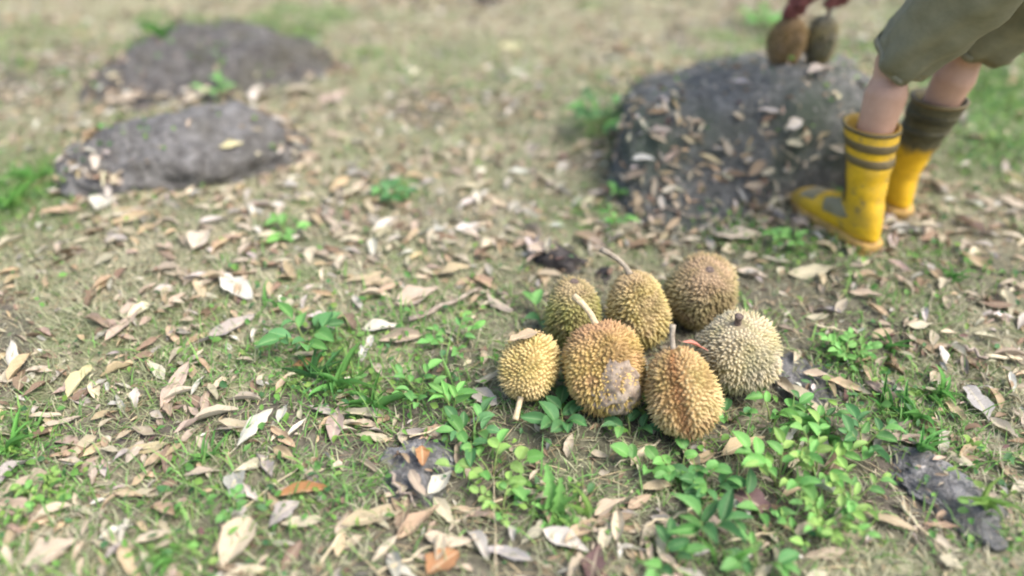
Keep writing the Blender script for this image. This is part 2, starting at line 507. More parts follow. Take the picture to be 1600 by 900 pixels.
# ------------------------------------------------------------------ durians
def tube(pts, rad, n=8, cap=True):
    """swept tube -> V, quads, tris; rad may be a list"""
    pts = [Vector(p) for p in pts]
    rad = [rad] * len(pts) if isinstance(rad, (int, float)) else rad
    V, Q, T = [], [], []
    up = Vector((0.31, 0.22, 0.93))
    for i, p in enumerate(pts):
        d = (pts[min(i + 1, len(pts) - 1)] - pts[max(i - 1, 0)]).normalized()
        a = d.cross(up)
        if a.length < 0.05:
            a = d.cross(Vector((1, 0, 0)))
        a.normalize()
        b = d.cross(a)
        for k in range(n):
            t = 2 * PI * k / n
            V.append(p + a * (rad[i] * math.cos(t)) + b * (rad[i] * math.sin(t)))
    for i in range(len(pts) - 1):
        for k in range(n):
            Q.append((i * n + k, i * n + (k + 1) % n, (i + 1) * n + (k + 1) % n, (i + 1) * n + k))
    if cap:
        for base, end in ((0, 0), ((len(pts) - 1) * n, 1)):
            c = len(V)
            V.append(pts[-1] if end else pts[0])
            for k in range(n):
                a, b = base + k, base + (k + 1) % n
                T.append((a, b, c) if end else (b, a, c))
    return np.array([v[:] for v in V]), np.array(Q), (np.array(T) if T else np.zeros((0, 3), int))
def tube_mesh(name, pts, rad, n=8):
    V, Q, T = tube(pts, rad, n)
    return mesh_np(name, V, [Q, T], None, True)

def durian_surface(th, ph, rad, half, lobe, asym, seed, groove=0.0):
    """polar angle th from the stem end -> xyz"""
    st, ct = np.sin(th), np.cos(th)
    k = 1 + lobe * np.cos(5 * ph + seed) * st ** 1.2 + asym * np.cos(ph + seed * 1.7) * st
    if groove:
        k = k - groove * np.exp(-(((np.mod(ph + PI, 2 * PI) - PI)) / 0.27) ** 2) * st
    k = k + 0.035 * np.sin(2 * th + 2 * ph + seed) + 0.025 * np.sin(3 * th - ph + 2 * seed)
    prof = np.sign(st) * np.abs(st) ** 0.88 * (1 - 0.07 * ct)
    return np.stack([rad * k * prof * np.cos(ph), rad * k * prof * np.sin(ph), half * np.sign(ct) * np.abs(ct) ** 0.95], -1)

def durian(label, uv, width_px, height_m, axis, mat, seed, z0=None, stem=None, spin=0.0, lobe=0.05, groove=0.0, center=None, spine_h=0.0118,
           spacing=0.0085, group="durians heaped on the ground", asym=0.05, face=None):
    g = np.random.default_rng(seed)
    if center is None:
        d = ray(*uv)
        t = (CAM_Z - z0) / -d.z
        c = EYE + d * t
    else:
        c = Vector(center)
        t = depth_of(c)
    full = width_px * t / F
    rad = full / 2 - spine_h * 0.72
    half = height_m / 2 - spine_h * 0.6
    root = empty("durian", c)
    q = Vector((0, 0, 1)).rotation_difference(Vector(axis).normalized())
    root.rotation_mode = 'QUATERNION'
    if face:                       # turn the groove (local +X) towards this direction
        fl = q.inverted() @ Vector(face)
        spin = math.atan2(fl.y, fl.x)
    root.rotation_quaternion = q @ Quaternion((0, 0, 1), spin)
    tag(root, label, "durian", group)
    nu, nv = 56, 36
    ph = np.linspace(0, 2 * PI, nu, endpoint=False)
    th = np.linspace(0.02, PI - 0.02, nv)
    TH, PH = np.meshgrid(th, ph, indexing='ij')
    S = lambda a, b: durian_surface(a, b, rad, half, lobe, asym, seed, groove)
    gro = lambda p: (np.exp(-((np.mod(p + PI, 2 * PI) - PI) / 0.30) ** 2) if groove else 0 * p)
    V = S(TH.ravel(), PH.ravel())
    q_ = []
    for i in range(nv - 1):
        for k in range(nu):
            q_.append((i * nu + k, (i + 1) * nu + k, (i + 1) * nu + (k + 1) % nu, i * nu + (k + 1) % nu))
    V = np.concatenate([V, [V[:nu].mean(0), V[-nu:].mean(0)]])
    t_ = [(nu * nv, k, (k + 1) % nu) for k in range(nu)] + [(nu * nv + 1, nu * (nv - 1) + (k + 1) % nu, nu * (nv - 1) + k) for k in range(nu)]
    husk = link("husk", mesh_np("husk", V, [np.array(q_), np.array(t_)], {"tip": np.zeros(len(V)), "groove": gro(np.append(PH.ravel(), [2.0, 2.0]))}, True), mat, root)
    # spines on a Fibonacci lattice
    area = 4 * PI * ((rad * rad) ** 1.6 / 3 + 2 * (rad * half) ** 1.6 / 3) ** (1 / 1.6)
    n = int(area / (spacing ** 2 * 0.9))
    i = np.arange(n) + 0.5
    ct = 1 - 2 * i / n
    thf = np.arccos(ct) + g.normal(0, 0.018, n)
    phf = i * PI * (3 - math.sqrt(5)) + g.normal(0, 0.03, n) / np.maximum(0.2, np.sin(thf))
    keep = (thf > 0.16) & (thf < PI - 0.05)
    thf, phf = thf[keep], phf[keep]
    e = 0.01
    P = S(thf, phf)
    a = S(thf + e, phf) - P
    b = S(thf, phf + e) - P
    nrm = np.cross(a, b)
    nrm /= np.linalg.norm(nrm, axis=1)[:, None]
    a /= np.linalg.norm(a, axis=1)[:, None]
    b = np.cross(nrm, a)
    m = len(P)
    h = spine_h * g.uniform(0.55, 1.25, m) * (1 + 0.25 * np.sin(3 * thf + 2 * phf + seed)) * (1 - 0.45 * np.exp(-((thf - 0.16) / 0.32) ** 2))
    lean = nrm + a * g.normal(0.12, 0.22, m)[:, None] + b * g.normal(0, 0.22, m)[:, None]
    lean /= np.linalg.norm(lean, axis=1)[:, None]
    k6 = 6
    rings = [(0.0, 0.72), (0.36, 0.32)]
    Vs, tips = [], []
    rot0 = g.uniform(0, PI, m)
    for hh, rr in rings:
        for k in range(k6):
            an = rot0 + 2 * PI * k / k6
            Vs.append(P - nrm * 0.0012 + lean * (h * hh)[:, None] + (a * np.cos(an)[:, None] + b * np.sin(an)[:, None]) * (spacing * rr * 1.02))
            tips.append(np.full(m, hh * 1.1))
    Vs.append(P + lean * h[:, None])
    tips.append(np.full(m, 1.0))
    Vs = np.stack(Vs, 1)
    tips = np.stack(tips, 1)
    stride = 2 * k6 + 1
    fq, ft = [], []
    for k in range(k6):
        fq.append((k, (k + 1) % k6, k6 + (k + 1) % k6, k6 + k))
        ft.append((k6 + k, k6 + (k + 1) % k6, 2 * k6))
    base = (np.arange(m) * stride)[:, None, None]
    Q = (base + np.array(fq)[None]).reshape(-1, 4)
    T = (base + np.array(ft)[None]).reshape(-1, 3)
    sp = link("spines", mesh_np("spines", Vs.reshape(-1, 3), [Q, T], {"tip": tips.ravel(), "groove": np.repeat(gro(phf), stride)}), mat, root)
    sp["kind"] = "stuff"
    if stem:
        length, rr, m_, bend = stem
        z = half * 0.93
        pts = [Vector((bend[0] * s * s, bend[1] * s * s, z + length * s)) for s in (0, 0.12, 0.35, 0.6, 0.85, 1.0)]
        link("stalk", tube_mesh("stalk", pts, [rr * 1.7, rr * 1.05, rr, rr * 0.95, rr * 1.15, rr * 1.25], 10), m_, root)
    else:
        pts = [Vector((0, 0, half * 0.86)), Vector((0, 0, half * 0.97)), Vector((0.001, 0, half + 0.003))]
        link("stalk_scar", tube_mesh("stalk_scar", pts, [0.016, 0.012, 0.008], 10), M['stalk_dark'], root)
    return root, c, rad, half

TAN, OL = (0.50, 0.37, 0.17), (0.36, 0.31, 0.07)
mA = mat_husk("husk_olive_tan", (0.14, 0.11, 0.045), (0.50, 0.43, 0.22), (0.20, 0.14, 0.085), 0.5, 0.95, 0.085)
mB = mat_husk("husk_pale_cream", (0.22, 0.175, 0.085), (0.66, 0.56, 0.35), (0.25, 0.215, 0.15), 0.7, 0.6, 0.085)
mC = mat_husk("husk_brown_tan", (0.22, 0.145, 0.055), (0.70, 0.54, 0.27), (0.22, 0.13, 0.06), 0.45, 0.6, 0.09)
mD = mat_husk("husk_orange_brown", (0.24, 0.155, 0.045), (0.66, 0.48, 0.19), (0.22, 0.13, 0.07), 0.5, 0.95, 0.1)
mE = mat_husk("husk_yellow", (0.28, 0.195, 0.07), (0.73, 0.58, 0.26), (0.30, 0.21, 0.11), 0.4, 0.45, 0.07)
mF = mat_husk("husk_olive_green", (0.14, 0.13, 0.03), (0.47, 0.46, 0.16), (0.20, 0.15, 0.085), 0.4, 0.9, 0.08)
mG = mat_husk("husk_golden", (0.23, 0.165, 0.045), (0.70, 0.57, 0.25), (0.20, 0.14, 0.085), 0.5, 0.75, 0.09)
mH = mat_husk("husk_dull_orange", (0.15, 0.09, 0.035), (0.36, 0.24, 0.10), (0.17, 0.12, 0.08), 0.4, 0.5, 0.08)
mI = mat_husk("husk_dull_olive", (0.12, 0.10, 0.038), (0.38, 0.31, 0.15), (0.11, 0.105, 0.085), 0.6, 0.9, 0.08)

durian("olive tan durian at the back right with a brown scarred top", (1096, 456), 117, 0.185, (0.05, -0.30, 0.95), mA, 3, z0=0.083)
durian("pale cream round durian at the right of the heap with a dark stub", (1151, 549), 130, 0.180, (-0.16, -0.10, 1.0), mB, 4, z0=0.082,
       stem=(0.028, 0.0075, M['stalk_dark'], (0.003, 0)), spine_h=0.0108)
durian("brown tan durian in front with a deep groove down its side", (1067, 612), 117, 0.195, (-0.22, 0.52, 0.80), mC, 5, z0=0.086,
       stem=(0.055, 0.0055, M['stalk_grey'], (0.0, 0.01)), groove=0.17, lobe=0.02, face=(-0.30, -1.0, 0.25))
rD, cD, radD, halfD = durian("orange brown durian in the middle with mud crusted on its lower side", (945, 574), 132, 0.205, (-0.22, 0.55, 0.82), mD, 6, z0=0.088,
       stem=(0.072, 0.0068, M['stalk'], (-0.032, 0.012)), lobe=0.06)
rE, cE, radE, halfE = durian("small yellow durian at the left with its stalk pointing to the ground", (826, 572), 96, 0.160, (-0.22, -0.80, -0.42), mE, 7, z0=0.066,
       stem=(0.056, 0.0062, M['stalk'], (0.0, 0.0)), spacing=0.0080, spine_h=0.0100)
durian("olive green durian at the back left behind the pale stalk", (894, 488), 92, 0.180, (0.03, 0.10, 1.0), mF, 8, z0=0.075)
durian("golden oblong durian at the back between olive and tan ones", (998, 482), 98, 0.192, (-0.28, 0.30, 0.90), mG, 9, z0=0.083,
       stem=(0.075, 0.0062, M['stalk_grey'], (-0.05, 0.02)))
# the two held on the boulder
def on_boulder(u, v, rx):
    p, n = hit(u, v)
    return p
pH1 = drop(0.865, 2.52)[0]
pH2 = drop(0.985, 2.545)[0]
rH1, cH1, _, hH1 = durian("dull orange durian on the boulder held by the left hand", None, 60, 0.165, (0.08, 0.05, 1), mH, 12,
       center=pH1 + Vector((0, 0, 0.078)), stem=(0.05, 0.006, M['stalk_dark'], (0.004, 0)), group="durians set on the boulder", spacing=0.0095)
rH2, cH2, _, hH2 = durian("dull olive durian on the boulder held by the right hand", None, 53, 0.160, (0.03, 0.05, 1), mI, 13,
       center=pH2 + Vector((0, 0, 0.076)), stem=(0.075, 0.006, M['stalk_dark'], (0.016, 0)), group="durians set on the boulder", spacing=0.0095)

# crusted mud patch on the middle durian: a lumpy cap wrapped on its lower camera side
def mud_patch():
    V, Fc = ICO4
    dl = V.copy()
    inv = rD.rotation_quaternion.inverted()
    aim = inv @ Vector((0.30, -0.92, -0.20)).normalized()
    aim = np.array(aim[:])
    th = np.arccos(np.clip(dl[:, 2], -1, 1))
    ph = np.arctan2(dl[:, 1], dl[:, 0])
    S = durian_surface(th, ph, radD, halfD, 0.06, 0.05, 6)
    dist = np.arccos(np.clip(dl @ aim, -1, 1))
    edge = 0.70 + 0.16 * noise3(dl, 90, 5) + 0.06 * noise3(dl, 93, 13)
    up = np.clip((edge - dist) / 0.25, -1.5, 1)
    hgt = 0.0078 * up + 0.0035 * noise3(dl, 91, 14) + 0.0022 * noise3(dl, 92, 34)
    nr = dl / np.linalg.norm(S, axis=1)[:, None] * np.linalg.norm(S, axis=1)[:, None]
    P = S + dl * hgt[:, None]
    keep = (dist < edge + 0.12)
    fk = Fc[keep[Fc].all(1)]
    used, inv_ = np.unique(fk, return_inverse=True)
    link("mud_crust", mesh_np("mud_crust", P[used], inv_.reshape(-1, 3), None, True), M['mud'], rD)
mud_patch()

# ------------------------------------------------------------------ person
def add_ell(bm, c, r, rot=None, sub=3):
    m = Matrix.Translation(Vector(c)) @ (rot.to_matrix().to_4x4() if rot else Matrix.Identity(4)) @ Matrix.Diagonal((*r, 1))
    bmesh.ops.create_icosphere(bm, subdivisions=sub, radius=1, matrix=m)
def add_limb(bm, pts, rads, n=14):
    V, Q, T = tube(pts, rads, n)
    vs = [bm.verts.new(v) for v in V]
    for f in list(Q) + list(T):
        bm.faces.new([vs[i] for i in f])
    for p, r in zip(pts, rads):
        add_ell(bm, p, (r * .99,) * 3, sub=2)
def fuse(name, bm, voxel, mat, parent, smooth=4, disp=None):
    """one continuous surface from overlapping volumes"""
    m = bpy.data.meshes.new(name + "_raw")
    bm.to_mesh(m)
    bm.free()
    o = bpy.data.objects.new(name + "_raw", m)
    COL.objects.link(o)
    md = o.modifiers.new("r", 'REMESH')
    md.mode = 'VOXEL'
    md.voxel_size = voxel
    ms = o.modifiers.new("s", 'SMOOTH')
    ms.factor, ms.iterations = 0.5, smooth
    dg = bpy.context.evaluated_depsgraph_get()
    dg.update()
    me = bpy.data.meshes.new_from_object(o.evaluated_get(dg))
    me.name = name
    bpy.data.objects.remove(o)
    bpy.data.meshes.remove(m)
    if disp:
        n = len(me.vertices)
        co = np.empty(n * 3, np.float32)
        me.vertices.foreach_get("co", co)
        co = co.reshape(-1, 3)
        no = np.empty(n * 3, np.float32)
        me.vertices.foreach_get("normal", no)
        co = co + no.reshape(-1, 3) * disp(co)[:, None]
        me.vertices.foreach_set("co", co.astype(np.float32).ravel())
    me.polygons.foreach_set("use_smooth", np.ones(len(me.polygons), bool))
    me.update()
    me.materials.clear()
    return link(name, me, mat, parent)

# landmarks
AN, AF = Vector((0.962, 1.925, 0.10)), Vector((1.140, 2.125, 0.10))     # near (left) and far (right) ankle
BTN, BTF = Vector((0.943, 1.965, 0.345)), Vector((1.160, 2.075, 0.375))   # boot shaft tops
DN, DF = Vector((-0.43, 0.90, 0)).normalized(), Vector((-0.17, 0.98, 0)).normalized()
KN, KF = Vector((0.962, 1.985, 0.50)), Vector((1.172, 2.050, 0.50))
HN, HF = Vector((1.02, 1.745, 0.85)), Vector((1.215, 1.815, 0.86))
PEL = (HN + HF) / 2 + Vector((0, 0, 0.04))
FACE = Vector((-0.29, 0.957, 0)).normalized()
SIDE = Vector((FACE.y, -FACE.x, 0))           # to the person's right
CH = PEL + FACE * 0.30 + Vector((0, 0, 0.10))
SH = PEL + FACE * 0.46 + Vector((0, 0, 0.12))
SL, SR = SH - SIDE * 0.17, SH + SIDE * 0.17
WL = cH1 + Vector((0.012, 0.0, hH1 + 0.128))
WR = cH2 + Vector((0.050, 0.0, hH2 + 0.150))
EL = (SL + WL) / 2 - SIDE * 0.05 + Vector((0, 0.02, 0.0))
ER = (SR + WR) / 2 + SIDE * 0.06 + Vector((0, 0.02, 0.0))
NECK = SH + FACE * 0.08 + Vector((0, 0, 0.02))
HEAD = SH + FACE * 0.20 + Vector((0, 0, 0.0))

person = empty("person", ((AN.x + AF.x) / 2, (AN.y + AF.y) / 2, 0))
tag(person, "person in khaki shorts and yellow rubber boots bending over the mossy boulder", "person")
PO = person.location.copy()
def loc(v):
    return Vector(v) - PO
bm = bmesh.new()
for A, K, H, BT in ((AN, KN, HN, BTN), (AF, KF, HF, BTF)):
    D_ = DN if A is AN else DF
    mid = A.lerp(BT, 0.86) - D_ * 0.003
    top = BT.lerp(K, 0.55) - D_ * 0.008
    add_limb(bm, [loc(A), loc(A.lerp(mid, 0.5)), loc(mid), loc(top), loc(K), loc(K.lerp(H, 0.35)), loc(K.lerp(H, 0.7)), loc(H)],
             [0.032, 0.036, 0.044, 0.053, 0.047, 0.054, 0.076, 0.085], 18)
    add_limb(bm, [loc(A) + Vector((0, 0, -0.04)), loc(A) + (DN if A is AN else DF) * 0.14 + Vector((0, 0, -0.05))], [0.034, 0.030])
add_ell(bm, loc(PEL), (0.16, 0.12, 0.13))
add_limb(bm, [loc(PEL), loc(PEL.lerp(CH, 0.5)), loc(CH), loc(SH)], [0.125, 0.115, 0.135, 0.10], 20)
add_limb(bm, [loc(SL), loc(SH), loc(SR)], [0.055, 0.075, 0.055])
for S, E, Wr in ((SL, EL, WL), (SR, ER, WR)):
    add_limb(bm, [loc(S), loc(S.lerp(E, 0.5)), loc(E), loc(E.lerp(Wr, 0.4)), loc(Wr)], [0.050, 0.044, 0.037, 0.036, 0.026])
add_limb(bm, [loc(SH), loc(NECK), loc(HEAD)], [0.06, 0.055, 0.06])
hq = FACE.to_track_quat('Z', 'Y')             # head axis runs forward: the crown leads, the face looks down
hd = loc(HEAD) + FACE * 0.07
add_ell(bm, hd, (0.075, 0.095, 0.095))
add_ell(bm, hd - Vector((0, 0, 0.035)) - FACE * 0.05, (0.055, 0.06, 0.06))     # jaw
add_ell(bm, hd + Vector((0, 0, -0.098)) - FACE * 0.005, (0.013, 0.016, 0.018))  # nose
for s in (-1, 1):
    add_ell(bm, hd + SIDE * s * 0.078 - FACE * 0.01, (0.012, 0.022, 0.026))     # ears
    add_ell(bm, hd + SIDE * s * 0.030 + Vector((0, 0, -0.084)) + FACE * 0.022, (0.016, 0.010, 0.010))   # brows
add_ell(bm, hd + Vector((0, 0, -0.088)) - FACE * 0.045, (0.022, 0.010, 0.010))  # lips
fuse("body", bm, 0.0065, M['skin'], person, 3)
bm = bmesh.new()
add_ell(bm, hd + FACE * 0.012 + Vector((0, 0, 0.014)), (0.083, 0.098, 0.094))
fuse("hair", bm, 0.006, M['hair'], person, 1, lambda c: 0.002 * noise3(c, 5, 260))
bm = bmesh.new()
add_limb(bm, [loc(PEL) + Vector((0, 0, 0.02)), loc(PEL.lerp(CH, 0.5)), loc(CH), loc(SH)], [0.142, 0.136, 0.150, 0.118], 20)
add_limb(bm, [loc(SL), loc(SH), loc(SR)], [0.068, 0.088, 0.068])
for S, E in ((SL, EL), (SR, ER)):
    add_limb(bm, [loc(S), loc(S.lerp(E, 0.75))], [0.067, 0.064])
fuse("shirt", bm, 0.008, M['shirt'], person, 4, lambda c: 0.005 * noise3(c, 6, 30))

# hands in gloves: palm, four bent fingers of unequal length, thumb; closed round the durian stalks
def glove(Wr, grip, s):
    bm = bmesh.new()
    add_limb(bm, [loc(Wr) + Vector((0.0, -0.005, 0.07)), loc(Wr)], [0.029, 0.027])
    pd = (grip - Wr)
    pd.normalize()
    pc = loc(Wr) + pd * 0.045 + Vector((0, -0.022, 0))
    q = Vector((0, 0, 1)).rotation_difference(pd)
    add_limb(bm, [loc(Wr), pc, pc + pd * 0.030], [0.028, 0.026, 0.023])
    add_ell(bm, pc + SIDE * 0.014 + pd * 0.015, (0.022, 0.015, 0.036))
    add_ell(bm, pc - SIDE * 0.014 + pd * 0.015, (0.022, 0.015, 0.036))
    gl = loc(grip)
    back = Vector((0, -1, 0))
    for k, (dx, ln) in enumerate(((-0.030, 0.85), (-0.010, 1.0), (0.010, 0.95), (0.029, 0.78))):
        k0 = pc + SIDE * dx + pd * 0.042
        p1 = k0 + (pd * 0.8 + Vector((0, 0.15, 0))) .normalized() * 0.033 * ln
        p2 = p1 + (pd * 0.25 - back * 1.0 - SIDE * dx * 8).normalized() * 0.026 * ln
        p3 = p2 + (pd * -0.7 - back * 0.55 - SIDE * dx * 6).normalized() * 0.020 * ln
        add_limb(bm, [k0, p1, p2, p3], [0.0098, 0.0092, 0.0086, 0.0074], 10)
    t0 = pc + SIDE * s * 0.030 - pd * 0.008
    t1 = t0 + (SIDE * s * 0.75 + pd * 0.75).normalized() * 0.034
    t2 = t1 + (pd * 0.85 - back * 0.7 - SIDE * s * 0.4).normalized() * 0.030
    t3 = t2 + (pd * 0.2 - back * 0.8 - SIDE * s * 0.7).normalized() * 0.020
    add_limb(bm, [t0, t1, t2, t3], [0.014, 0.0112, 0.0104, 0.0086], 10)
    fuse("glove", bm, 0.0034, M['glove'], person, 2)
glove(WL, cH1 + Vector((0, 0, hH1 + 0.02)), 1)
glove(WR, cH2 + Vector((0.012, 0, hH2 + 0.045)), -1)

# shorts: two open legs and the seat
def sq(a, e):
    return math.copysign(abs(a) ** e, a)
def loft(rings, closed_end=False):
    n = len(rings[0])
    V = [p for r in rings for p in r]
    Q = [(i * n + k, i * n + (k + 1) % n, (i + 1) * n + (k + 1) % n, (i + 1) * n + k) for i in range(len(rings) - 1) for k in range(n)]
    T = []
    if closed_end:
        c = len(V)
        V.append(sum(rings[-1], Vector()) / n)
        T = [((len(rings) - 1) * n + k, (len(rings) - 1) * n + (k + 1) % n, c) for k in range(n)]
    return V, Q, T
def shorts_leg(K, H, out, seed, hem_drop):
    axis = (H - K).normalized()
    lo = K.lerp(H, 0.05 + hem_drop) + Vector((0.008, 0, 0))
    rings, n = [], 40
    f = FACE - axis * FACE.dot(axis)
    f.normalize()
    sd_ = axis.cross(f)
    for i in range(15):
        s = i / 14
        c = lo.lerp(H + axis * 0.03, s)
        wid = 0.076 + 0.034 * s
        r = []
        for k in range(n):
            a = 2 * PI * k / n
            fold = 0.0095 * math.sin(3 * a + seed + 5 * s) + 0.005 * math.sin(7 * a + 2 * seed - 9 * s) * (1 - 0.5 * s) + 0.003 * math.sin(22 * s + 2 * a)
            rr = wid + fold
            r.append(loc(c) + f * (rr * 1.03 * math.cos(a)) + sd_ * (rr * 0.92 * math.sin(a)))
        rings.append(r)
    return rings
V, Fq, Ft, off = [], [], [], 0
hems = []
for K, H, sd0, hd0 in ((KN, HN, 1.0, 0.0), (KF, HF, 2.7, 0.06)):
    rg = shorts_leg(K, H, 0, sd0, hd0)
    v, q, t = loft(rg)
    V += v
    Fq += [tuple(i + off for i in f) for f in q]
    off = len(V)
    hems.append(rg)
shorts = link("shorts", mesh_np("shorts", [v[:] for v in V], np.array(Fq), None, True), M['shorts'], person)
sm = shorts.modifiers.new("cloth_thickness", 'SOLIDIFY')
sm.thickness, sm.offset = 0.003, -1
bm = bmesh.new()
add_ell(bm, loc(PEL), (0.185, 0.150, 0.15))
add_limb(bm, [loc(HN), loc(PEL), loc(HF)], [0.118, 0.14, 0.118])
add_limb(bm, [loc(PEL), loc(PEL) + FACE * 0.08 + Vector((0, 0, 0.05))], [0.14, 0.14])
fuse("shorts_seat", bm, 0.008, M['shorts'], person, 4, lambda c: 0.004 * noise3(c, 8, 30))
for rg in hems:      # hem band standing just proud of the cloth
    a, b = rg[0], rg[1]
    ca, cb = sum(a, Vector()) / len(a), sum(b, Vector()) / len(b)
    up = (cb - ca).normalized()
    r2 = []
    for dz, k in ((-0.001, 1.0), (-0.001, 1.012), (0.020, 1.014), (0.020, 1.0)):
        r2.append([ca + (p - ca) * k + up * dz for p in a])
    v, q, t = loft(r2)
    link("hem", mesh_np("hem", [x[:] for x in v], np.array(q), None, True), M['hem'], person)
for rg in hems:      # side seam up each leg
    pts = [r[30] + (r[30] - sum(r, Vector()) / len(r)).normalized() * 0.0015 for r in rg]
    link("seam", tube_mesh("seam", pts, 0.0035, 6), M['hem'], person)

# rubber boots
BOOT = [  # front (x, z), back (x, z), half width, roundness
    ((0.076, 0.372), (-0.070, 0.372), 0.070), ((0.073, 0.34), (-0.069, 0.34), 0.068), ((0.066, 0.30), (-0.064, 0.30), 0.062),
    ((0.062, 0.25), (-0.060, 0.25), 0.058), ((0.058, 0.205), (-0.054, 0.20), 0.052), ((0.058, 0.17), (-0.052, 0.155), 0.047),
    ((0.062, 0.15), (-0.058, 0.115), 0.044), ((0.068, 0.138), (-0.066, 0.075), 0.042), ((0.076, 0.130), (-0.068, 0.040), 0.041),
    ((0.082, 0.124), (-0.040, 0.020), 0.041), ((0.095, 0.116), (0.020, 0.018), 0.042), ((0.112, 0.106), (0.075, 0.018), 0.044),
    ((0.135, 0.096), (0.120, 0.018), 0.048), ((0.160, 0.088), (0.158, 0.018), 0.051), ((0.185, 0.082), (0.186, 0.018), 0.050),
    ((0.207, 0.076), (0.210, 0.018), 0.045), ((0.226, 0.066), (0.230, 0.019), 0.036), ((0.238, 0.052), (0.242, 0.022), 0.022), ((0.243, 0.042), (0.245, 0.030), 0.008)]
def boot_ring(t, off=0.0, n=32, phis=None, shear=(0, 0), seed=0, zs=1.0):
    i = min(int(t), len(BOOT) - 2)
    f = t - i
    a, b = BOOT[i], BOOT[i + 1]
    L = lambda p, q: p + (q - p) * f
    fr = Vector((L(a[0][0], b[0][0]), 0, L(a[0][1], b[0][1])))
    bk = Vector((L(a[1][0], b[1][0]), 0, L(a[1][1], b[1][1])))
    w = L(a[2], b[2]) + off
    c = (fr + bk) / 2
    h = (fr - bk) / 2
    hl = h.length
    h = h * ((hl + off) / hl)
    e = 1.0 if t < 7 else max(0.78, 1 - 0.05 * (t - 7))
    r = []
    for ph in (phis if phis is not None else [2 * PI * k / n for k in range(n)]):
        p = c + h * sq(math.cos(ph), e) + Vector((0, w * sq(math.sin(ph), e), 0))
        if p.z > 0.12 and zs != 1.0:
            p.z = 0.12 + (p.z - 0.12) * zs
        if p.z > 0.12:          # creases of the soft shaft, and its lean
            k = (p.z - 0.12) / (0.25 * zs)
            p.x += shear[0] * k + 0.0025 * math.sin(p.z * 95 + seed + 1.5 * math.sin(ph)) * (1 - abs(2 * k - 1)) 
            p.y += shear[1] * k
        r.append(p)
    return r
def boot(A, D, top, side, near, seed):
    yaw = math.atan2(D.y, D.x)
    root = empty("boot", loc(Vector((A.x, A.y, float(ground_z(A.x, A.y))))))
    root.parent = person
    root.rotation_euler.z = yaw
    rel = (Vector((top.x, top.y, 0)) - Vector((A.x, A.y, 0)))
    sh = (rel.x * D.x + rel.y * D.y, rel.x * -D.y + rel.y * D.x)
    zs = 0.87 if near else 1.0
    ts = list(np.arange(0, len(BOOT) - 1 + 0.001, 0.25))
    v, q, t = loft([boot_ring(x, 0, 32, None, sh, seed, zs) for x in ts], True)
    inner = loft([boot_ring(x, -0.004, 32, None, sh, seed, zs) for x in (0, 1.5)])
    nv = len(v)
    v += inner[0]
    q += [tuple(i + nv for i in f[::-1]) for f in inner[1]]
    q += [(k, (k + 1) % 32, nv + (k + 1) % 32, nv + k)[::-1] for k in range(32)]
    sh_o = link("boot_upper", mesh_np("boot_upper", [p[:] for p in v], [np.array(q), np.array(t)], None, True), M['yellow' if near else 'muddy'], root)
    def band(name, t0, t1, off, mat, phis=None):
        xs = np.linspace(t0, t1, max(3, int((t1 - t0) / 0.2) + 2))
        rr = [boot_ring(xs[0], 0.0, 32, phis, sh, seed, zs)] + [boot_ring(x, off, 32, phis, sh, seed, zs) for x in xs] + [boot_ring(xs[-1], 0.0, 32, phis, sh, seed, zs)]
        if phis is None:
            vv, qq, _ = loft(rr)
        else:
            n = len(phis)
            vv = [p for r in rr for p in r]
            qq = [(i * n + k, i * n + k + 1, (i + 1) * n + k + 1, (i + 1) * n + k) for i in range(len(rr) - 1) for k in range(n - 1)]
        return link(name, mesh_np(name, [p[:] for p in vv], np.array(qq), None, True), mat, root)
    if near:
        band("stripe", 0.0, 0.36, 0.0030, M['stripe'])
        band("stripe", 1.10, 1.72, 0.0022, M['stripe'])
        band("stripe", 2.25, 2.72, 0.0022, M['stripe'])
        band("vamp_panel", 12.2, 14.3, 0.0020, M['greyrub'], list(np.linspace(-1.0, 1.0, 13)))
        band("ankle_panel", 8.0, 11.0, 0.0020, M['greyrub'], list(np.linspace(0.65, 1.5, 8)))
        band("shin_panel", 2.9, 7.4, 0.0016, M['stripe'], list(np.linspace(0.05, 1.0, 9)))
    else:
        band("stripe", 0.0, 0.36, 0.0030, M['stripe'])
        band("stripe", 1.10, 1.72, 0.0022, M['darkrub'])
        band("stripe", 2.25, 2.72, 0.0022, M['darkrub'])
    # sole with a separate heel block
    out = [(-0.075, 0.0), (-0.070, 0.026), (-0.050, 0.040), (0.0, 0.043), (0.06, 0.043), (0.12, 0.050), (0.165, 0.055), (0.20, 0.050), (0.228, 0.038), (0.247, 0.018), (0.252, 0.0)]
    pts = out + [(x, -y) for x, y in out[-2:0:-1]]
    rr = []
    for z, k in ((0.006, 0.97), (0.008, 1.0), (0.020, 1.0), (0.032, 1.0), (0.034, 0.985)):
        rr.append([Vector((0.085 + (x - 0.085) * k, y * k, z + (0.010 * max(0, (x - 0.15) / 0.1) ** 2))) for x, y in pts])
    vv, qq, tt = loft(rr, True)
    nb = len(pts)
    cb = len(vv)
    vv.append(sum(rr[0], Vector()) / nb)
    tt = list(tt) + [((k + 1) % nb, k, cb) for k in range(nb)]
    link("sole", mesh_np("sole", [p[:] for p in vv], [np.array(qq), np.array(tt)], None, True), M['sole'], root)
    hp = [(x, y) for x, y in pts if x <= 0.0] 
    hp = [(-0.075, 0.0), (-0.070, 0.026), (-0.050, 0.040), (0.0, 0.042), (0.0, -0.042), (-0.050, -0.040), (-0.070, -0.026)]
    rr = [[Vector((x * 0.97, y * 0.97, -0.012)) for x, y in hp], [Vector((x * .985, y * .985, 0.008)) for x, y in hp]]
    vv, qq, tt = loft(rr, True)
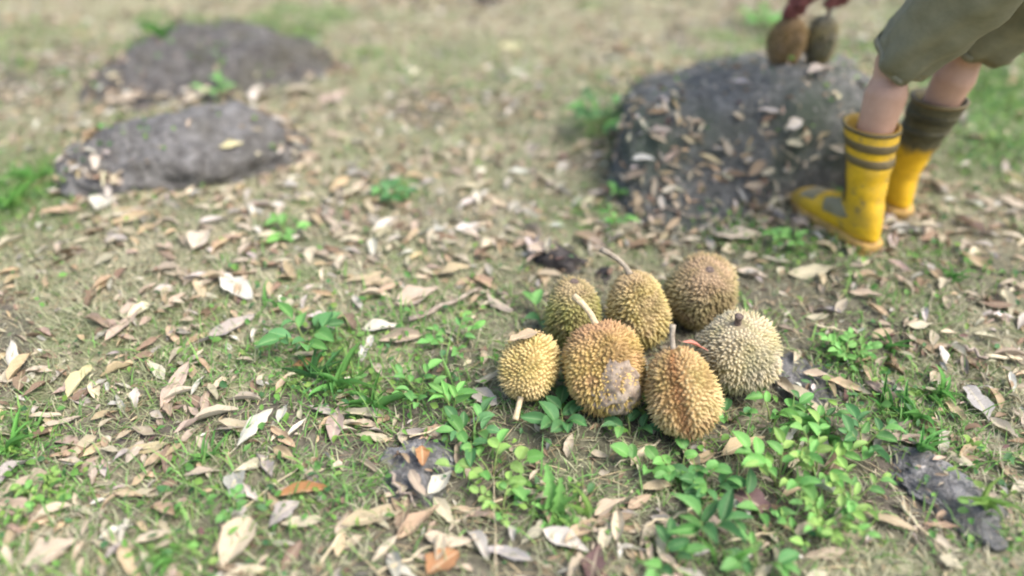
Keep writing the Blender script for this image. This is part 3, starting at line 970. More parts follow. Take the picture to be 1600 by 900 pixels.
    link("heel", mesh_np("heel", [p[:] for p in vv], [np.array(qq), np.array(tt)]), M['sole'], root)
    return root
boot(AN, DN, BTN, 1, True, 1.0)
boot(AF, DF, BTF, -1, False, 2.6)

# ------------------------------------------------------------------ dry leaves
def leaf_grid(nl, nw, prof, curl=0.0, cup=0.0, twist=0.0, wave=0.0, seed=0, fold=0.0, side=0.0, rag=0.0, bite=0.0):
    """unit-length leaf along X, width prof(s) (full width 1 = its own widest), lying on z=0; returns V (x in -.5...5), quads, rib distance"""
    V, rib = [], []
    for i in range(nl + 1):
        s = i / nl
        w = prof(s) * (1 + rag * math.sin(17 * s + seed * 2.3) * math.sin(5 * s + seed))
        for j in range(nw + 1):
            q = 2 * j / nw - 1
            y = q * w * 0.5 * (1 - bite * math.exp(-((s - 0.62) / 0.09) ** 2) * (1 if q > 0 else 0))
            z = cup * (q * q) * w * 0.5 + fold * abs(q) * w * 0.5 + wave * math.sin(9 * s + 4 * q + seed) * abs(q) * 0.05
            an = twist * (s - 0.5)
            y, z = y * math.cos(an) - z * math.sin(an), y * math.sin(an) + z * math.cos(an)
            V.append((s - 0.5, y, z, s))
            rib.append(abs(q))
    P = []
    for x, y, z, s in V:
        if abs(curl) > 1e-3:
            a = x * curl
            rr = 1 / curl
            P.append([(rr - z) * math.sin(a), y + side * x * x, rr - (rr - z) * math.cos(a)])
        else:
            P.append([x, y + side * x * x, z])
    P = np.array(P)
    Q = np.array([(i * (nw + 1) + j, (i + 1) * (nw + 1) + j, (i + 1) * (nw + 1) + j + 1, i * (nw + 1) + j + 1) for i in range(nl) for j in range(nw)])
    return P, Q, np.array(rib)
def oval(s):
    return max(0.03, math.sin(PI * min(1, max(0, s)) ** 0.85) ** 0.8)
def lance(s):
    return max(0.03, (math.sin(PI * s ** 0.75)) ** 1.05)
def round_(s):
    return max(0.04, math.sin(PI * s ** 0.9) ** 0.55)
DRY = []
for k in range(28):
    random.seed(100 + k)
    pr = (oval, lance, oval, round_)[k % 4]
    P, Q, rib = leaf_grid(10, 4, pr, rag=random.uniform(0.05, 0.3), bite=(0.6 if k % 4 == 3 else 0), curl=random.choice((-1, 1)) * (random.uniform(0.05, 0.38) if k % 6 else 0.8), cup=random.uniform(-0.25, 0.3), twist=random.uniform(-0.7, 0.7),
                          wave=random.uniform(0.3, 1.2), seed=k, fold=random.uniform(0, 0.35), side=random.uniform(-0.35, 0.35))
    P[:, 2] -= np.percentile(P[:, 2], 15)
    # petiole
    tV, tQ, tT = tube([(-0.66, 0.02, P[0, 2] * 0.4 + 0.01), (-0.49, 0, P[:5, 2].mean())], [0.008, 0.010], 4, False)
    m = mesh_np("dry_leaf", np.concatenate([P, tV]), np.concatenate([Q, tQ + len(P)]), {"rib": np.concatenate([rib, np.zeros(len(tV))])}, True)
    m.materials.append(M['dry'])
    DRY.append(m)
random.seed(5)
COLS = dict(cream=(0.49, 0.435, 0.32), tan=(0.43, 0.335, 0.215), grey=(0.37, 0.345, 0.305), white=(0.56, 0.525, 0.455), pink=(0.42, 0.335, 0.26),
            brown=(0.235, 0.17, 0.115), orange=(0.37, 0.20, 0.085), purple=(0.16, 0.10, 0.09), yellow=(0.52, 0.455, 0.26), beige=(0.43, 0.375, 0.275), red=(0.5, 0.17, 0.10))
def jitter(c, a=0.14):
    k = random.uniform(1 - a, 1 + a)
    return tuple(max(0.01, x * k * random.uniform(0.95, 1.05)) for x in c)
def put_leaf(p, n, yaw_dir, length, ratio, color, label, group=None, lift=0.004, mesh=None, tilt=0.0, roll=0.0):
    o = bpy.data.objects.new("dry_leaf", mesh or random.choice(DRY))
    COL.objects.link(o)
    z = Vector(n).normalized()
    x = Vector(yaw_dir)
    x = (x - z * x.dot(z)).normalized()
    y = z.cross(x)
    m = Matrix((x, y, z)).transposed()
    m = m @ Euler((roll, tilt, 0)).to_matrix()
    o.rotation_euler = m.to_euler()
    o.location = Vector(p) + z * lift
    o.scale = (length, length * ratio, length * 0.8)
    o.color = (*color, 1)
    tag(o, label, "leaf", group)
    return o
# the ones the photograph shows well: tip, tip, width ratio, colour, words
HERO = [
    (846, 838, 920, 868, .36, 'white', "cream oval leaf with a dark nick, below the jagged bright weed"),
    (664, 846, 748, 858, .30, 'cream', "pale curled leaf at the bottom between two brown ones"),
    (765, 868, 832, 884, .30, 'grey', "dull greyish leaf left of the cream oval leaf at the bottom"),
    (620, 848, 690, 800, .26, 'tan', "long tan leaf pointing up beside the buried grey rock"),
    (536, 832, 648, 792, .26, 'tan', "long brownish leaf below the buried grey rock"),
    (668, 905, 716, 866, .70, 'orange', "broad orange tan leaf cut by the bottom edge"),
    (922, 912, 936, 858, .45, 'purple', "purplish brown leaf at the bottom beside the cream oval one"),
    (928, 812, 976, 786, .34, 'pink', "pinkish leaf right of the jagged bright weed"),
    (436, 786, 516, 768, .24, 'orange', "rolled orange brown leaf on grey leaves at the lower left"),
    (372, 738, 367, 788, .45, 'grey', "upright greyish oval leaf in the lower left grass"),
    (372, 712, 428, 638, .22, 'white', "long whitish leaf slanting in the lower left grass"),
    (303, 668, 376, 646, .24, 'cream', "cream tan leaf lying level in the lower left grass"),
    (200, 712, 298, 699, .15, 'tan', "narrow tan leaf lying level at the lower left"),
    (392, 812, 350, 896, .45, 'cream', "large pale curled leaf near the bottom left"),
    (38, 888, 128, 850, .50, 'beige', "broad beige leaf in the bottom left corner"),
    (212, 858, 278, 840, .24, 'cream', "cream leaf near the bottom edge beside the green tuft"),
    (420, 830, 470, 790, .45, 'grey', "pale greyish leaf under the rolled orange brown leaf"),
    (18, 602, 56, 556, .30, 'tan', "tan leaf slanting at the left edge of the grass"),
    (108, 628, 146, 578, .30, 'yellow', "yellowish slanting leaf near the left edge"),
    (254, 642, 300, 572, .22, 'pink', "long pinkish leaf slanting above the lower left grass"),
    (168, 538, 226, 488, .26, 'pink', "pinkish tan leaf slanting at the middle left"),
    (346, 440, 398, 474, .40, 'white', "bright pale leaf at the middle left with a grey neighbour"),
    (312, 548, 402, 498, .20, 'grey', "long greyish leaf slanting left of the green patch"),
    (304, 398, 330, 358, .40, 'cream', "short cream leaf below the pale rough rock"),
    (458, 578, 508, 568, .32, 'orange', "cream and orange leaf lying on the green patch"),
    (578, 470, 632, 446, .22, 'tan', "narrow tan leaf in the fan of leaves left of the durians"),
    (562, 466, 612, 470, .22, 'cream', "pale lower leaf of the fan of leaves left of the durians"),
    (540, 446, 600, 432, .25, 'tan', "topmost leaf of the fan of leaves left of the durians"),
    (618, 486, 688, 456, .42, 'pink', "broad pinkish grey leaf left of the durians"),
    (566, 520, 628, 518, .34, 'white', "creamy white leaf at the end of the grey twig"),
    (480, 500, 524, 520, .42, 'white', "whitish leaf above the green patch at the middle left"),
    (670, 378, 724, 386, .24, 'cream', "slim cream leaf left of the black lump"),
    (712, 366, 764, 358, .38, 'white', "brightest white leaf in the middle of the grass"),
    (674, 440, 736, 424, .22, 'tan', "slim tan leaf pointing at the black lump"),
    (1112, 376, 1192, 370, .34, 'cream', "broad pale leaf lying behind the olive tan durian"),
    (896, 372, 944, 392, .30, 'tan', "pinkish tan leaf behind the black lump"),
    (1226, 206, 1254, 190, .55, 'white', "whitish leaf stuck on the boulder left of the striped boot"),
    (1182, 178, 1218, 181, .28, 'white', "thin white leaf across the middle of the boulder"),
    (1138, 134, 1172, 138, .32, 'white', "white leaf on the boulder top left of the durians there"),
    (1228, 226, 1256, 232, .42, 'cream', "cream leaf low on the boulder beside the boot shaft"),
    (1262, 118, 1298, 120, .45, 'grey', "greyish leaf on the boulder in front of the two durians"),
    (784, 80, 818, 72, .75, 'yellow', "round pale yellow leaf on the far grass"),
    (1506, 612, 1546, 662, .40, 'grey', "twisted greyish leaf at the right edge"),
    (1540, 660, 1590, 694, .30, 'beige', "beige leaf below the twisted greyish one at the right"),
    (1344, 806, 1432, 838, .22, 'tan', "long tan leaf right of the bright weeds"),
    (1464, 876, 1502, 894, .60, 'beige', "roundish beige leaf near the bottom right corner"),
    (1288, 598, 1344, 620, .30, 'tan', "tan leaf on the dark rock right of the heap"),
    (1252, 588, 1300, 600, .30, 'pink', "pinkish leaf on the dark rock next to the pale durian"),
    (1144, 776, 1204, 812, .55, 'purple', "crumpled purple brown leaf among the bright weeds"),
    (1126, 718, 1194, 690, .26, 'tan', "tan leaf below the grooved durian"),
    (1002, 772, 1054, 768, .34, 'tan', "rusty tan leaf left of the crumpled purple one"),
    (738, 612, 776, 642, .48, 'grey', "dull grey leaf beside the small yellow durian"),
    (738, 608, 782, 588, .20, 'beige', "narrow pale leaf pointing at the small yellow durian"),
    (660, 704, 662, 734, .48, 'orange', "small rusty oval leaf on the buried grey rock"),
    (668, 782, 706, 744, .36, 'white', "whitish grey leaf beside the buried grey rock"),
    (156, 338, 172, 300, .60, 'white', "broad white leaf against the front of the pale rough rock"),
    (178, 346, 222, 334, .36, 'cream', "cream leaf beside the broad white one at the pale rock"),
    (1414, 516, 1462, 512, .24, 'cream', "cream leaf lying level right of the heap"),
    (1334, 434, 1384, 446, .24, 'tan', "tan edged leaf below the heel of the striped boot"),
    (1324, 422, 1358, 416, .34, 'cream', "small cream leaf just below the striped boot"),
    (1228, 436, 1322, 424, .20, 'beige', "long beige leaf below the striped boot"),
    (1384, 366, 1442, 370, .26, 'grey', "greyish leaf right of the striped boot heel"),
    (344, 234, 382, 228, .32, 'yellow', "yellow leaf lying on the pale rough rock"),
    (286, 170, 330, 138, .30, 'cream', "pale leaf lying between the two low rocks"),
    (370, 158, 440, 150, .32, 'white', "whitish leaf along the front of the rear rock"),
    (440, 156, 500, 148, .32, 'beige', "beige leaf along the front of the rear rock"),
    (160, 170, 250, 150, .22, 'pink', "pinkish leaf at the left end between the low rocks"),
    (500, 165, 540, 150, .40, 'pink', "pinkish leaf right of the rear rock"),
    (1090, 812, 1134, 840, .40, 'pink', "pinkish brown leaf left of the dark green sprigs"),
    (1030, 806, 1062, 850, .30, 'beige', "beige leaf pointing down at the bottom among sprigs"),
    (980, 800, 1016, 780, .36, 'tan', "light brown leaf right of the pinkish one near the jagged weed"),
    (830, 400, 868, 384, .35, 'pink', "pale pinkish leaf left of the black lump's top"),
    (758, 470, 800, 496, .26, 'beige', "beige leaf pointing at the olive durian"),
    (1210, 590, 1252, 640, .20, 'beige', "slim beige leaf below the pale durian"),
    (480, 640, 530, 660, .22, 'grey', "greyish narrow leaf below the green patch"),
    (520, 700, 530, 640, .26, 'pink', "pinkish upright leaf between green patch and buried rock"),
    (1560, 370, 1600, 378, .42, 'cream', "cream leaf at the right edge beside the far boot's level"),
    (1140, 520 + 900, 0, 0, 0, '', ""),
]
HERO = [h for h in HERO if h[6]]
for u0, v0, u1, v1, ratio, cn, lab in HERO:
    p0, n0 = hit(u0, v0)
    p1, n1 = hit(u1, v1)
    pm, nm = hit((u0 + u1) / 2, (v0 + v1) / 2)
    ln = min((p1 - p0).length, 0.17)
    put_leaf(pm + Vector((0, 0, 0.006)), (nm + Vector((0, 0, 1.2))).normalized(), p1 - p0, ln, ratio * 1.1, jitter(COLS[cn], 0.08), lab, "dry leaves the photo shows large",
             lift=0.008, roll=random.uniform(-0.2, 0.2), tilt=random.uniform(-0.1, 0.1), mesh=DRY[random.choice([q for q in range(28) if q % 4 != 3])])
# leaf caught on the small yellow durian, and the reddish scrap on the grooved one
def leaf_on(root_c, direction, dist, yaw, length, ratio, col, label, mesh):
    d = Vector(direction).normalized()
    o = put_leaf(root_c + d * dist, d, yaw, length, ratio, col, label, lift=0.0, mesh=mesh)
    return o
leaf_on(cE, (-0.08, 0.10, 0.97), 0.0775, (1, 0.35, 0), 0.075, 0.42, (0.44, 0.34, 0.22), "dry leaf resting on top of the small yellow durian", DRY[4])
leaf_on(cE.lerp(cE, 0) + (Vector((0.348, 1.235, 0.086)) - cE), (0.25, 0.35, 0.9), 0.092, (1, -0.55, -0.2), 0.055, 0.32, (0.62, 0.25, 0.18), "reddish scrap of leaf on top of the grooved durian", DRY[1])

# many plain ones: the largest in view as objects, the rest as litter
def inside_view(x, y, z=0.0, m=40):
    dep = y * math.cos(PITCH) - (z - CAM_Z) * math.sin(PITCH)
    u = 800 + F * x / dep
    v = 450 - F * (y * math.sin(PITCH) + (z - CAM_Z) * math.cos(PITCH)) / dep
    return -m < u < 1600 + m and -m < v < 900 + m, dep, u, v
def on_rock(x, y):
    if ((x - 0.775) / 0.475) ** 2 + ((y - 2.56) / 0.37) ** 2 < 1:
        return 0.82
    if ((x + 1.16) / 0.46) ** 2 + ((y - 3.22) / 0.30) ** 2 < 0.75 or ((x + 1.02) / 0.32) ** 2 + ((y - 2.34) / 0.19) ** 2 < 0.75:
        return 0.90
    return 0
cand = []
random.seed(77)
names_ = ['cream', 'tan', 'grey', 'pink', 'beige', 'brown', 'white', 'tan', 'beige', 'cream']
while len(cand) < 6200:
    x, y = random.uniform(-3.2, 3.2), random.uniform(0.75, 5.2)
    kr = on_rock(x, y)
    if kr and random.random() < kr:
        continue
    ok, dep, u, v = inside_view(x, y)
    if not ok and random.random() < 0.75:
        continue
    g = float(green_at(x, y))
    if random.random() < g * 0.65:
        continue
    if 770 < u < 1230 and 440 < v < 690:
        continue
    if kr == 0.82:
        ln_k = 0.6
    else:
        ln_k = 1.0
    dens = 0.66 + 0.16 * float(N1(x * 1.7, y * 1.7)) + 0.24 * float(N2(x * 0.8, y * 0.8))
    if random.random() > dens:
        continue
    ln = random.choice((1, 1, 1, 1.2)) * random.triangular(0.024, 0.098, 0.046) * ln_k
    if v < 230 and u < 900:
        ln *= 0.8
    cand.append((ln / dep if ok else 0, x, y, ln, random.choice(names_)))
cand.sort(key=lambda c: -c[0])
n_single = 300 - len(HERO) - 2
MARKS = [("the small yellow durian", 826, 600), ("the grooved durian", 1067, 670), ("the pale cream durian", 1160, 590), ("the olive tan durian", 1096, 500), ("the black lump", 884, 412),
         ("the striped boot", 1330, 380), ("the far boot", 1410, 335), ("the boulder", 1130, 290), ("the pale rough rock", 270, 290), ("the rear rock", 330, 150), ("the green patch's dark weed", 480, 550),
         ("the green patch's end", 655, 620), ("the jagged weed", 868, 812), ("the round leaved weed", 770, 745), ("the buried grey rock", 650, 725), ("the rolled orange brown leaf", 476, 777), ("the large pale curled leaf", 370, 855),
         ("the left edge tuft", 20, 325), ("the lime weed", 75, 785), ("the narrow tan leaf", 250, 705), ("the bright pale leaf", 372, 457), ("the short cream leaf", 317, 378), ("the brightest white leaf", 738, 362),
         ("the dark sprig amid the grass", 620, 312), ("the boulder's foot bush", 935, 215), ("the round pale yellow leaf", 800, 76), ("the far dark lump", 755, 8), ("the small bright clump", 1322, 562), ("the broad bladed tuft", 1420, 655),
         ("the bushiest weed", 1215, 760), ("the lime green weed", 1290, 830), ("the half buried rock", 1455, 760), ("the twisted greyish leaf", 1526, 637), ("the pale thick stalk", 1570, 566), ("the fan of leaves", 605, 465),
         ("the slanting grey twig", 696, 487), ("the beige corner leaf", 83, 869), ("the roundish beige leaf", 1483, 885), ("the purple brown leaf", 1174, 794), ("the cream oval leaf", 883, 853), ("the yellowish slanting leaf", 127, 603)]
MARKS = [(n_, flat(u_, v_)) for n_, u_, v_ in MARKS]
USED = {}
def describe(p, yaw, ratio, ln, cn):
    nm, q = min(MARKS, key=lambda m: (m[1] - p).length)
    d = p - q
    side = ("right of" if d.x > 0 else "left of") if abs(d.x) > abs(d.y) else ("behind" if d.y > 0 else "below")
    dist = "close" if d.length < 0.14 else ("" if d.length < 0.32 else "well")
    a = math.degrees(yaw) % 180
    lie = "lying crosswise" if a < 22 or a > 158 else ("pointing away" if 68 < a < 112 else ("slanting right" if a < 90 else "slanting left"))
    size = "small" if ln < 0.06 else ("middling" if ln < 0.078 else "long")
    shape = "slim" if ratio < 0.27 else ("oval" if ratio < 0.33 else "broad")
    t = "%s %s %s leaf %s, %s%s %s" % (size, shape, {'pink': 'pinkish', 'grey': 'greyish', 'white': 'whitish'}.get(cn, cn), lie, dist + ' ' if dist else '', side, nm)
    return t
for sz, x, y, ln, cn in cand[:n_single]:
    p, n = drop(x, y)
    for _ in range(40):
        a, rt_ = random.uniform(0, 2 * PI), random.uniform(0.18, 0.36)
        words = describe(p, a, rt_, ln, cn)
        if words not in USED:
            break
    USED[words] = 1
    put_leaf(p, (n + Vector((0, 0, 0.6))).normalized(), (math.cos(a), math.sin(a), 0), ln, rt_, jitter(COLS[cn]), words,
             "plain leaves strewn over the grass", lift=random.uniform(0.006, 0.016), roll=random.gauss(0, 0.25), tilt=random.gauss(0, 0.12))
SMALL = [leaf_grid(4, 2, (oval, lance, round_)[k % 3], curl=(-1) ** k * (0.2 + 0.12 * k), cup=0.4, twist=0.5 * (-1) ** (k // 2), seed=k) for k in range(6)]
def scatter_mesh(items, name, mat, extra=None):
    Vs, Qs, Cs, off = [], [], [], 0
    for p, n, a, ln, ratio, col, roll, tilt in items:
        P, Q, rib = SMALL[int(a * 1000) % 6]
        z = Vector(n).normalized()
        x = Vector((math.cos(a), math.sin(a), 0))
        x = (x - z * x.dot(z)).normalized()
        m = np.array(Matrix((x, z.cross(x), z)).transposed() @ Euler((roll, tilt, 0)).to_matrix())
        Vs.append((P * np.array([ln, ln * ratio, ln * 0.8])) @ m.T + np.array(p[:]))
        Qs.append(Q + off)
        off += len(P)
        Cs.append(np.tile(col, (len(P), 1)))
    o = link(name, mesh_np(name, np.concatenate(Vs), np.concatenate(Qs), {"col": np.concatenate(Cs)}, True), mat)
    o["kind"] = "stuff"
    return o
items = []
for sz, x, y, ln, cn in cand[n_single:]:
    p, n = drop(x, y)
    items.append((p + n * random.uniform(0.004, 0.014), n + Vector((0, 0, 0.5)), random.uniform(0, 6.28), ln, random.uniform(0.2, 0.4), jitter(COLS[cn], 0.25), random.gauss(0, .25), random.gauss(0, .15)))
# crumbs: broken bits of leaf, a centimetre or two
random.seed(78)
k = 0
while k < 15000:
    x, y = random.uniform(-3.3, 3.3), random.uniform(0.7, 5.2)
    if random.random() < on_rock(x, y):
        continue
    ok, dep, u, v = inside_view(x, y, 0, 80)
    if not ok:
        continue
    if random.random() < float(green_at(x, y)) * 0.5:
        continue
    k += 1
    p, n = drop(x, y)
    ln = random.triangular(0.008, 0.042, 0.014)
    items.append((p + n * random.uniform(0.002, 0.012), n + Vector((0, 0, 0.3)), random.uniform(0, 6.28), ln, random.uniform(0.15, 0.5),
                  jitter(COLS[random.choice(names_ + ['brown', 'brown', 'purple'])], 0.25), random.gauss(0, .5), random.gauss(0, .3)))
# litter drifted against the rocks' feet
for cx, cy, rx, ry, ro, n_ in ((0.775, 2.56, .46, .37, R(3), 190), (-1.16, 3.22, .46, .30, R(26), 190), (-1.02, 2.34, .32, .19, R(20), 170)):
    for _ in range(n_):
        a, k = random.uniform(0, 6.28), random.gauss(1.02, 0.09)
        lx, ly = rx * k * math.cos(a), ry * k * math.sin(a)
        x, y = cx + lx * math.cos(ro) - ly * math.sin(ro), cy + lx * math.sin(ro) + ly * math.cos(ro)
        p, n = drop(x, y)
        items.append((p + n * random.uniform(0.003, 0.014), n + Vector((0, 0, 0.8)), random.uniform(0, 6.28), random.triangular(0.015, 0.075, 0.04), random.uniform(0.2, 0.42),
                      jitter(COLS[random.choice(names_)], 0.25), random.gauss(0, .3), random.gauss(0, .2)))
for _ in range(230):      # and over the boulder's sloping foot
    x, y = 0.775 + random.uniform(-.46, .46), random.triangular(1.92, 2.32, 2.02)
    p, n = drop(x, y)
    items.append((p + n * random.uniform(0.003, 0.014), n + Vector((0, 0, 0.5)), random.uniform(0, 6.28), random.triangular(0.012, 0.07, 0.03), random.uniform(0.2, 0.42),
                  jitter(COLS[random.choice(names_)], 0.25), random.gauss(0, .3), random.gauss(0, .2)))
# flecks of broken leaf lying on the boulder
for _ in range(190):
    x, y = 0.775 + random.uniform(-.44, .44), 2.56 + random.uniform(-.36, .34)
    p, n = drop(x, y)
    items.append((p + n * 0.003, n + Vector((0, 0, 0.3)), random.uniform(0, 6.28), random.triangular(0.010, 0.034, 0.014), random.uniform(0.2, 0.5),
                  jitter(COLS[random.choice(('grey', 'cream', 'white', 'beige', 'brown'))], 0.25), random.gauss(0, .3), random.gauss(0, .2)))
scatter_mesh(items, "leaf_litter", M['litter'])

# ------------------------------------------------------------------ grass
def blades(N, seed, lmin, lmax, wmin, wmax, flat_lo, flat_hi, colf, densf, name, mat, ymax=5.4):
    g = np.random.default_rng(seed)
    x, y = g.uniform(-3.4, 3.4, N * 3), g.uniform(0.55, ymax, N * 3)
    dep = y * math.cos(PITCH) + CAM_Z * math.sin(PITCH)
    u = 800 + F * x / dep
    v = 450 - F * (y * math.sin(PITCH) - CAM_Z * math.cos(PITCH)) / dep
    k = (u > -120) & (u < 1720) & (v < 1000) & (v > -60) & (g.uniform(size=N * 3) < densf(x, y))
    x, y = x[k][:N], y[k][:N]
    # not on rocks
    bare = np.ones(len(x), bool)
    for Wd, Fc in ROCK_BVH:
        lo, hi = Wd.min(0), Wd.max(0)
        idx = np.nonzero((x > lo[0]) & (x < hi[0]) & (y > lo[1]) & (y < hi[1]))[0]
        for i in idx:
            r = RBVH.ray_cast(Vector((x[i], y[i], 2)), Vector((0, 0, -1)))
            if r[0] is not None and r[0].z > ground_z(x[i], y[i]) + 0.03:
                bare[i] = False
    x, y = x[bare], y[bare]
    n = len(x)
    z = ground_z(x, y)
    L = g.uniform(lmin, lmax, n)
    w = g.uniform(wmin, wmax, n)
    a = g.uniform(0, 2 * PI, n)
    t1 = R(1) * g.uniform(flat_lo, flat_hi, n)
    t2 = np.minimum(t1 + g.uniform(0.1, 0.7, n), 1.72)
    d = np.stack([np.cos(a), np.sin(a), 0 * a], 1)
    s = np.stack([-np.sin(a), np.cos(a), 0 * a], 1)
    up = np.array([0, 0, 1.0])
    p0 = np.stack([x, y, z - 0.002], 1)
    p1 = p0 + (d * np.sin(t1)[:, None] + up * np.cos(t1)[:, None]) * (L * 0.5)[:, None]
    p2 = p1 + (d * np.sin(t2)[:, None] + up * np.cos(t2)[:, None]) * (L * 0.5)[:, None]
    p1[:, 2] = np.maximum(p1[:, 2], z + 0.001)
    p2[:, 2] = np.maximum(p2[:, 2], z + 0.001)
    h = s * (w / 2)[:, None]
    Vv = np.stack([p0 - h, p0 + h, p1 + h * 0.85, p1 - h * 0.85, p2], 1).reshape(-1, 3)
    b = np.arange(n) * 5
    Q = np.stack([b, b + 1, b + 2, b + 3], 1)
    T = np.stack([b + 3, b + 2, b + 4], 1)
    c = np.repeat(colf(x, y, g), 5, axis=0)
    o = link(name, mesh_np(name, Vv, [Q, T], {"col": c}), mat)
    o["kind"] = "stuff"
    return o
NZ = SineNoise(40, 5)
NZ2 = SineNoise(41, 14)
def grass_col(x, y, g):
    n = len(x)
    gr = green_at(x, y)
    pat = 0.5 + 0.33 * NZ(x, y) + 0.2 * NZ2(x, y)
    straw = np.array([0.44, 0.41, 0.29])
    oliv = np.array([0.195, 0.235, 0.105])
    green = np.array([0.125, 0.265, 0.075])
    mix = np.clip(pat + g.normal(0, 0.28, n), 0, 1)[:, None]
    c = straw * (1 - mix * 0.75) + oliv * mix * 0.75
    gm = (g.uniform(size=n) < gr * 0.9 + 0.05)[:, None]
    c = np.where(gm, green * g.uniform(0.7, 1.35, n)[:, None] + np.array([0.05, 0.03, 0.0]) * g.uniform(0, 1, n)[:, None], c)
    # duller towards the trodden right-hand side
    dull = np.clip((x - 0.55) / 0.8, 0, 1)[:, None] * np.clip((2.6 - y) / 1.0, 0, 1)[:, None] * (1 - gr[:, None])
    c = c * (1 - 0.30 * dull)
    dry = np.clip((y - 2.5) / 1.0, 0, 1)[:, None] * (1 - gr[:, None])
    c = c * (1 - 0.6 * dry) + np.array([0.54, 0.505, 0.36]) * 0.6 * dry
    return c * g.uniform(0.8, 1.35, n)[:, None]
def grass_dens(x, y):
    s = soil_shade_at(x, y)
    return np.clip(0.80 - 0.78 * s + 0.40 * green_at(x, y) + 0.28 * NZ(x, y), 0.05, 1)
blades(230000, 50, 0.018, 0.055, 0.0018, 0.0036, 25, 84, grass_col, grass_dens, "grass", M['grass'])
def straw_col(x, y, g):
    n = len(x)
    base = np.where((g.uniform(size=n) < 0.6)[:, None], np.array([0.56, 0.46, 0.28]), np.array([0.33, 0.25, 0.15]))
    return base * g.uniform(0.7, 1.2, n)[:, None]
blades(15000, 51, 0.05, 0.14, 0.0014, 0.0028, 78, 95, straw_col, lambda x, y: 0.9 - 0.7 * green_at(x, y), "dry_straw", M['grass'])
def tall_col(x, y, g):
    n = len(x)
    return np.array([0.135, 0.29, 0.08]) * g.uniform(0.7, 1.4, n)[:, None] + np.array([0.06, 0.03, 0]) * g.uniform(0, 1, n)[:, None]
blades(24000, 52, 0.04, 0.095, 0.0025, 0.0050, 15, 70, tall_col, lambda x, y: np.clip(green_at(x, y) * 1.1 - 0.15, 0, 1), "green_grass", M['grass'])

# tiny broad leaves of creeping ground cover in the green patches
random.seed(79)
items, k, tries = [], 0, 0
while k < 7000 and tries < 200000:
    tries += 1
    x, y = random.uniform(-3.2, 3.2), random.uniform(0.7, 4.8)
    ok, dep, u, v = inside_view(x, y, 0, 60)
    if not ok:
        continue
    f = float(green_at(x, y))
    if random.random() > f * f + 0.02:
        continue
    k += 1
    p, n = drop(x, y)
    a = random.uniform(0, 6.28)
    gcol = random.choice(((0.09, 0.22, 0.05), (0.14, 0.30, 0.06), (0.07, 0.17, 0.06), (0.20, 0.33, 0.07)))
    items.append((p + Vector((0, 0, random.uniform(0.006, 0.035))), Vector((random.gauss(0, .35), random.gauss(0, .35), 1)), a, random.uniform(0.010, 0.024), random.uniform(0.4, 0.75),
                  jitter(gcol, 0.2), random.gauss(0, .3), random.gauss(0, .3)))
scatter_mesh(items, "ground_cover", M['cover'])

# ------------------------------------------------------------------ weeds
def lobed(s):
    if s > 0.97:
        return 0.05
    t = (s * 4.2) % 1.0
    return (0.30 + 0.70 * (1 - t) ** 0.8) * (0.55 + 0.45 * math.sin(PI * min(1, s + 0.12))) * (1 - 0.45 * s)
GREENM = {}
for kind, pr, nl, nw in (("oval", oval, 6, 4), ("lance", lance, 6, 4), ("round", round_, 6, 4), ("lobed", lobed, 22, 4), ("blade", lambda s: max(0.05, (1 - s ** 2.2) * (0.7 + 0.3 * min(1, s * 5))), 8, 2)):
    GREENM[kind] = []
    for k in range(4):
        random.seed(300 + k)
        P, Q, rib = leaf_grid(nl, nw, pr, curl=-random.uniform(0.2, 1.0) if kind != "blade" else -random.uniform(0.7, 1.9), cup=random.uniform(-0.1, 0.2),
                              twist=random.uniform(-0.3, 0.3), wave=0.3, seed=k, fold=0.25)
        P = P - P[0:nw + 1].mean(0)            # base at the origin, tip along +X
        m = mesh_np(kind + "_leaf", P, Q, {"rib": rib}, True)
        m.materials.append(M['green'])
        GREENM[kind].append(m)
BRIGHT, MID, DARK, LIME = (0.19, 0.41, 0.11), (0.155, 0.35, 0.10), (0.095, 0.23, 0.085), (0.28, 0.44, 0.12)
def green_leaf(parent, kind, base, direction, length, ratio, col, name="leaf"):
    o = bpy.data.objects.new(name, random.choice(GREENM[kind]))
    COL.objects.link(o)
    o.parent = parent
    x = Vector(direction).normalized()
    z = Vector((random.gauss(0, .25), random.gauss(0, .25) - 0.2, 1))
    z = (z - x * z.dot(x)).normalized()
    o.rotation_euler = Matrix((x, z.cross(x), z)).transposed().to_euler()
    o.location = base
    o.scale = (length, length * ratio, length)
    o.color = (*jitter(col, 0.22), 1)
    return o
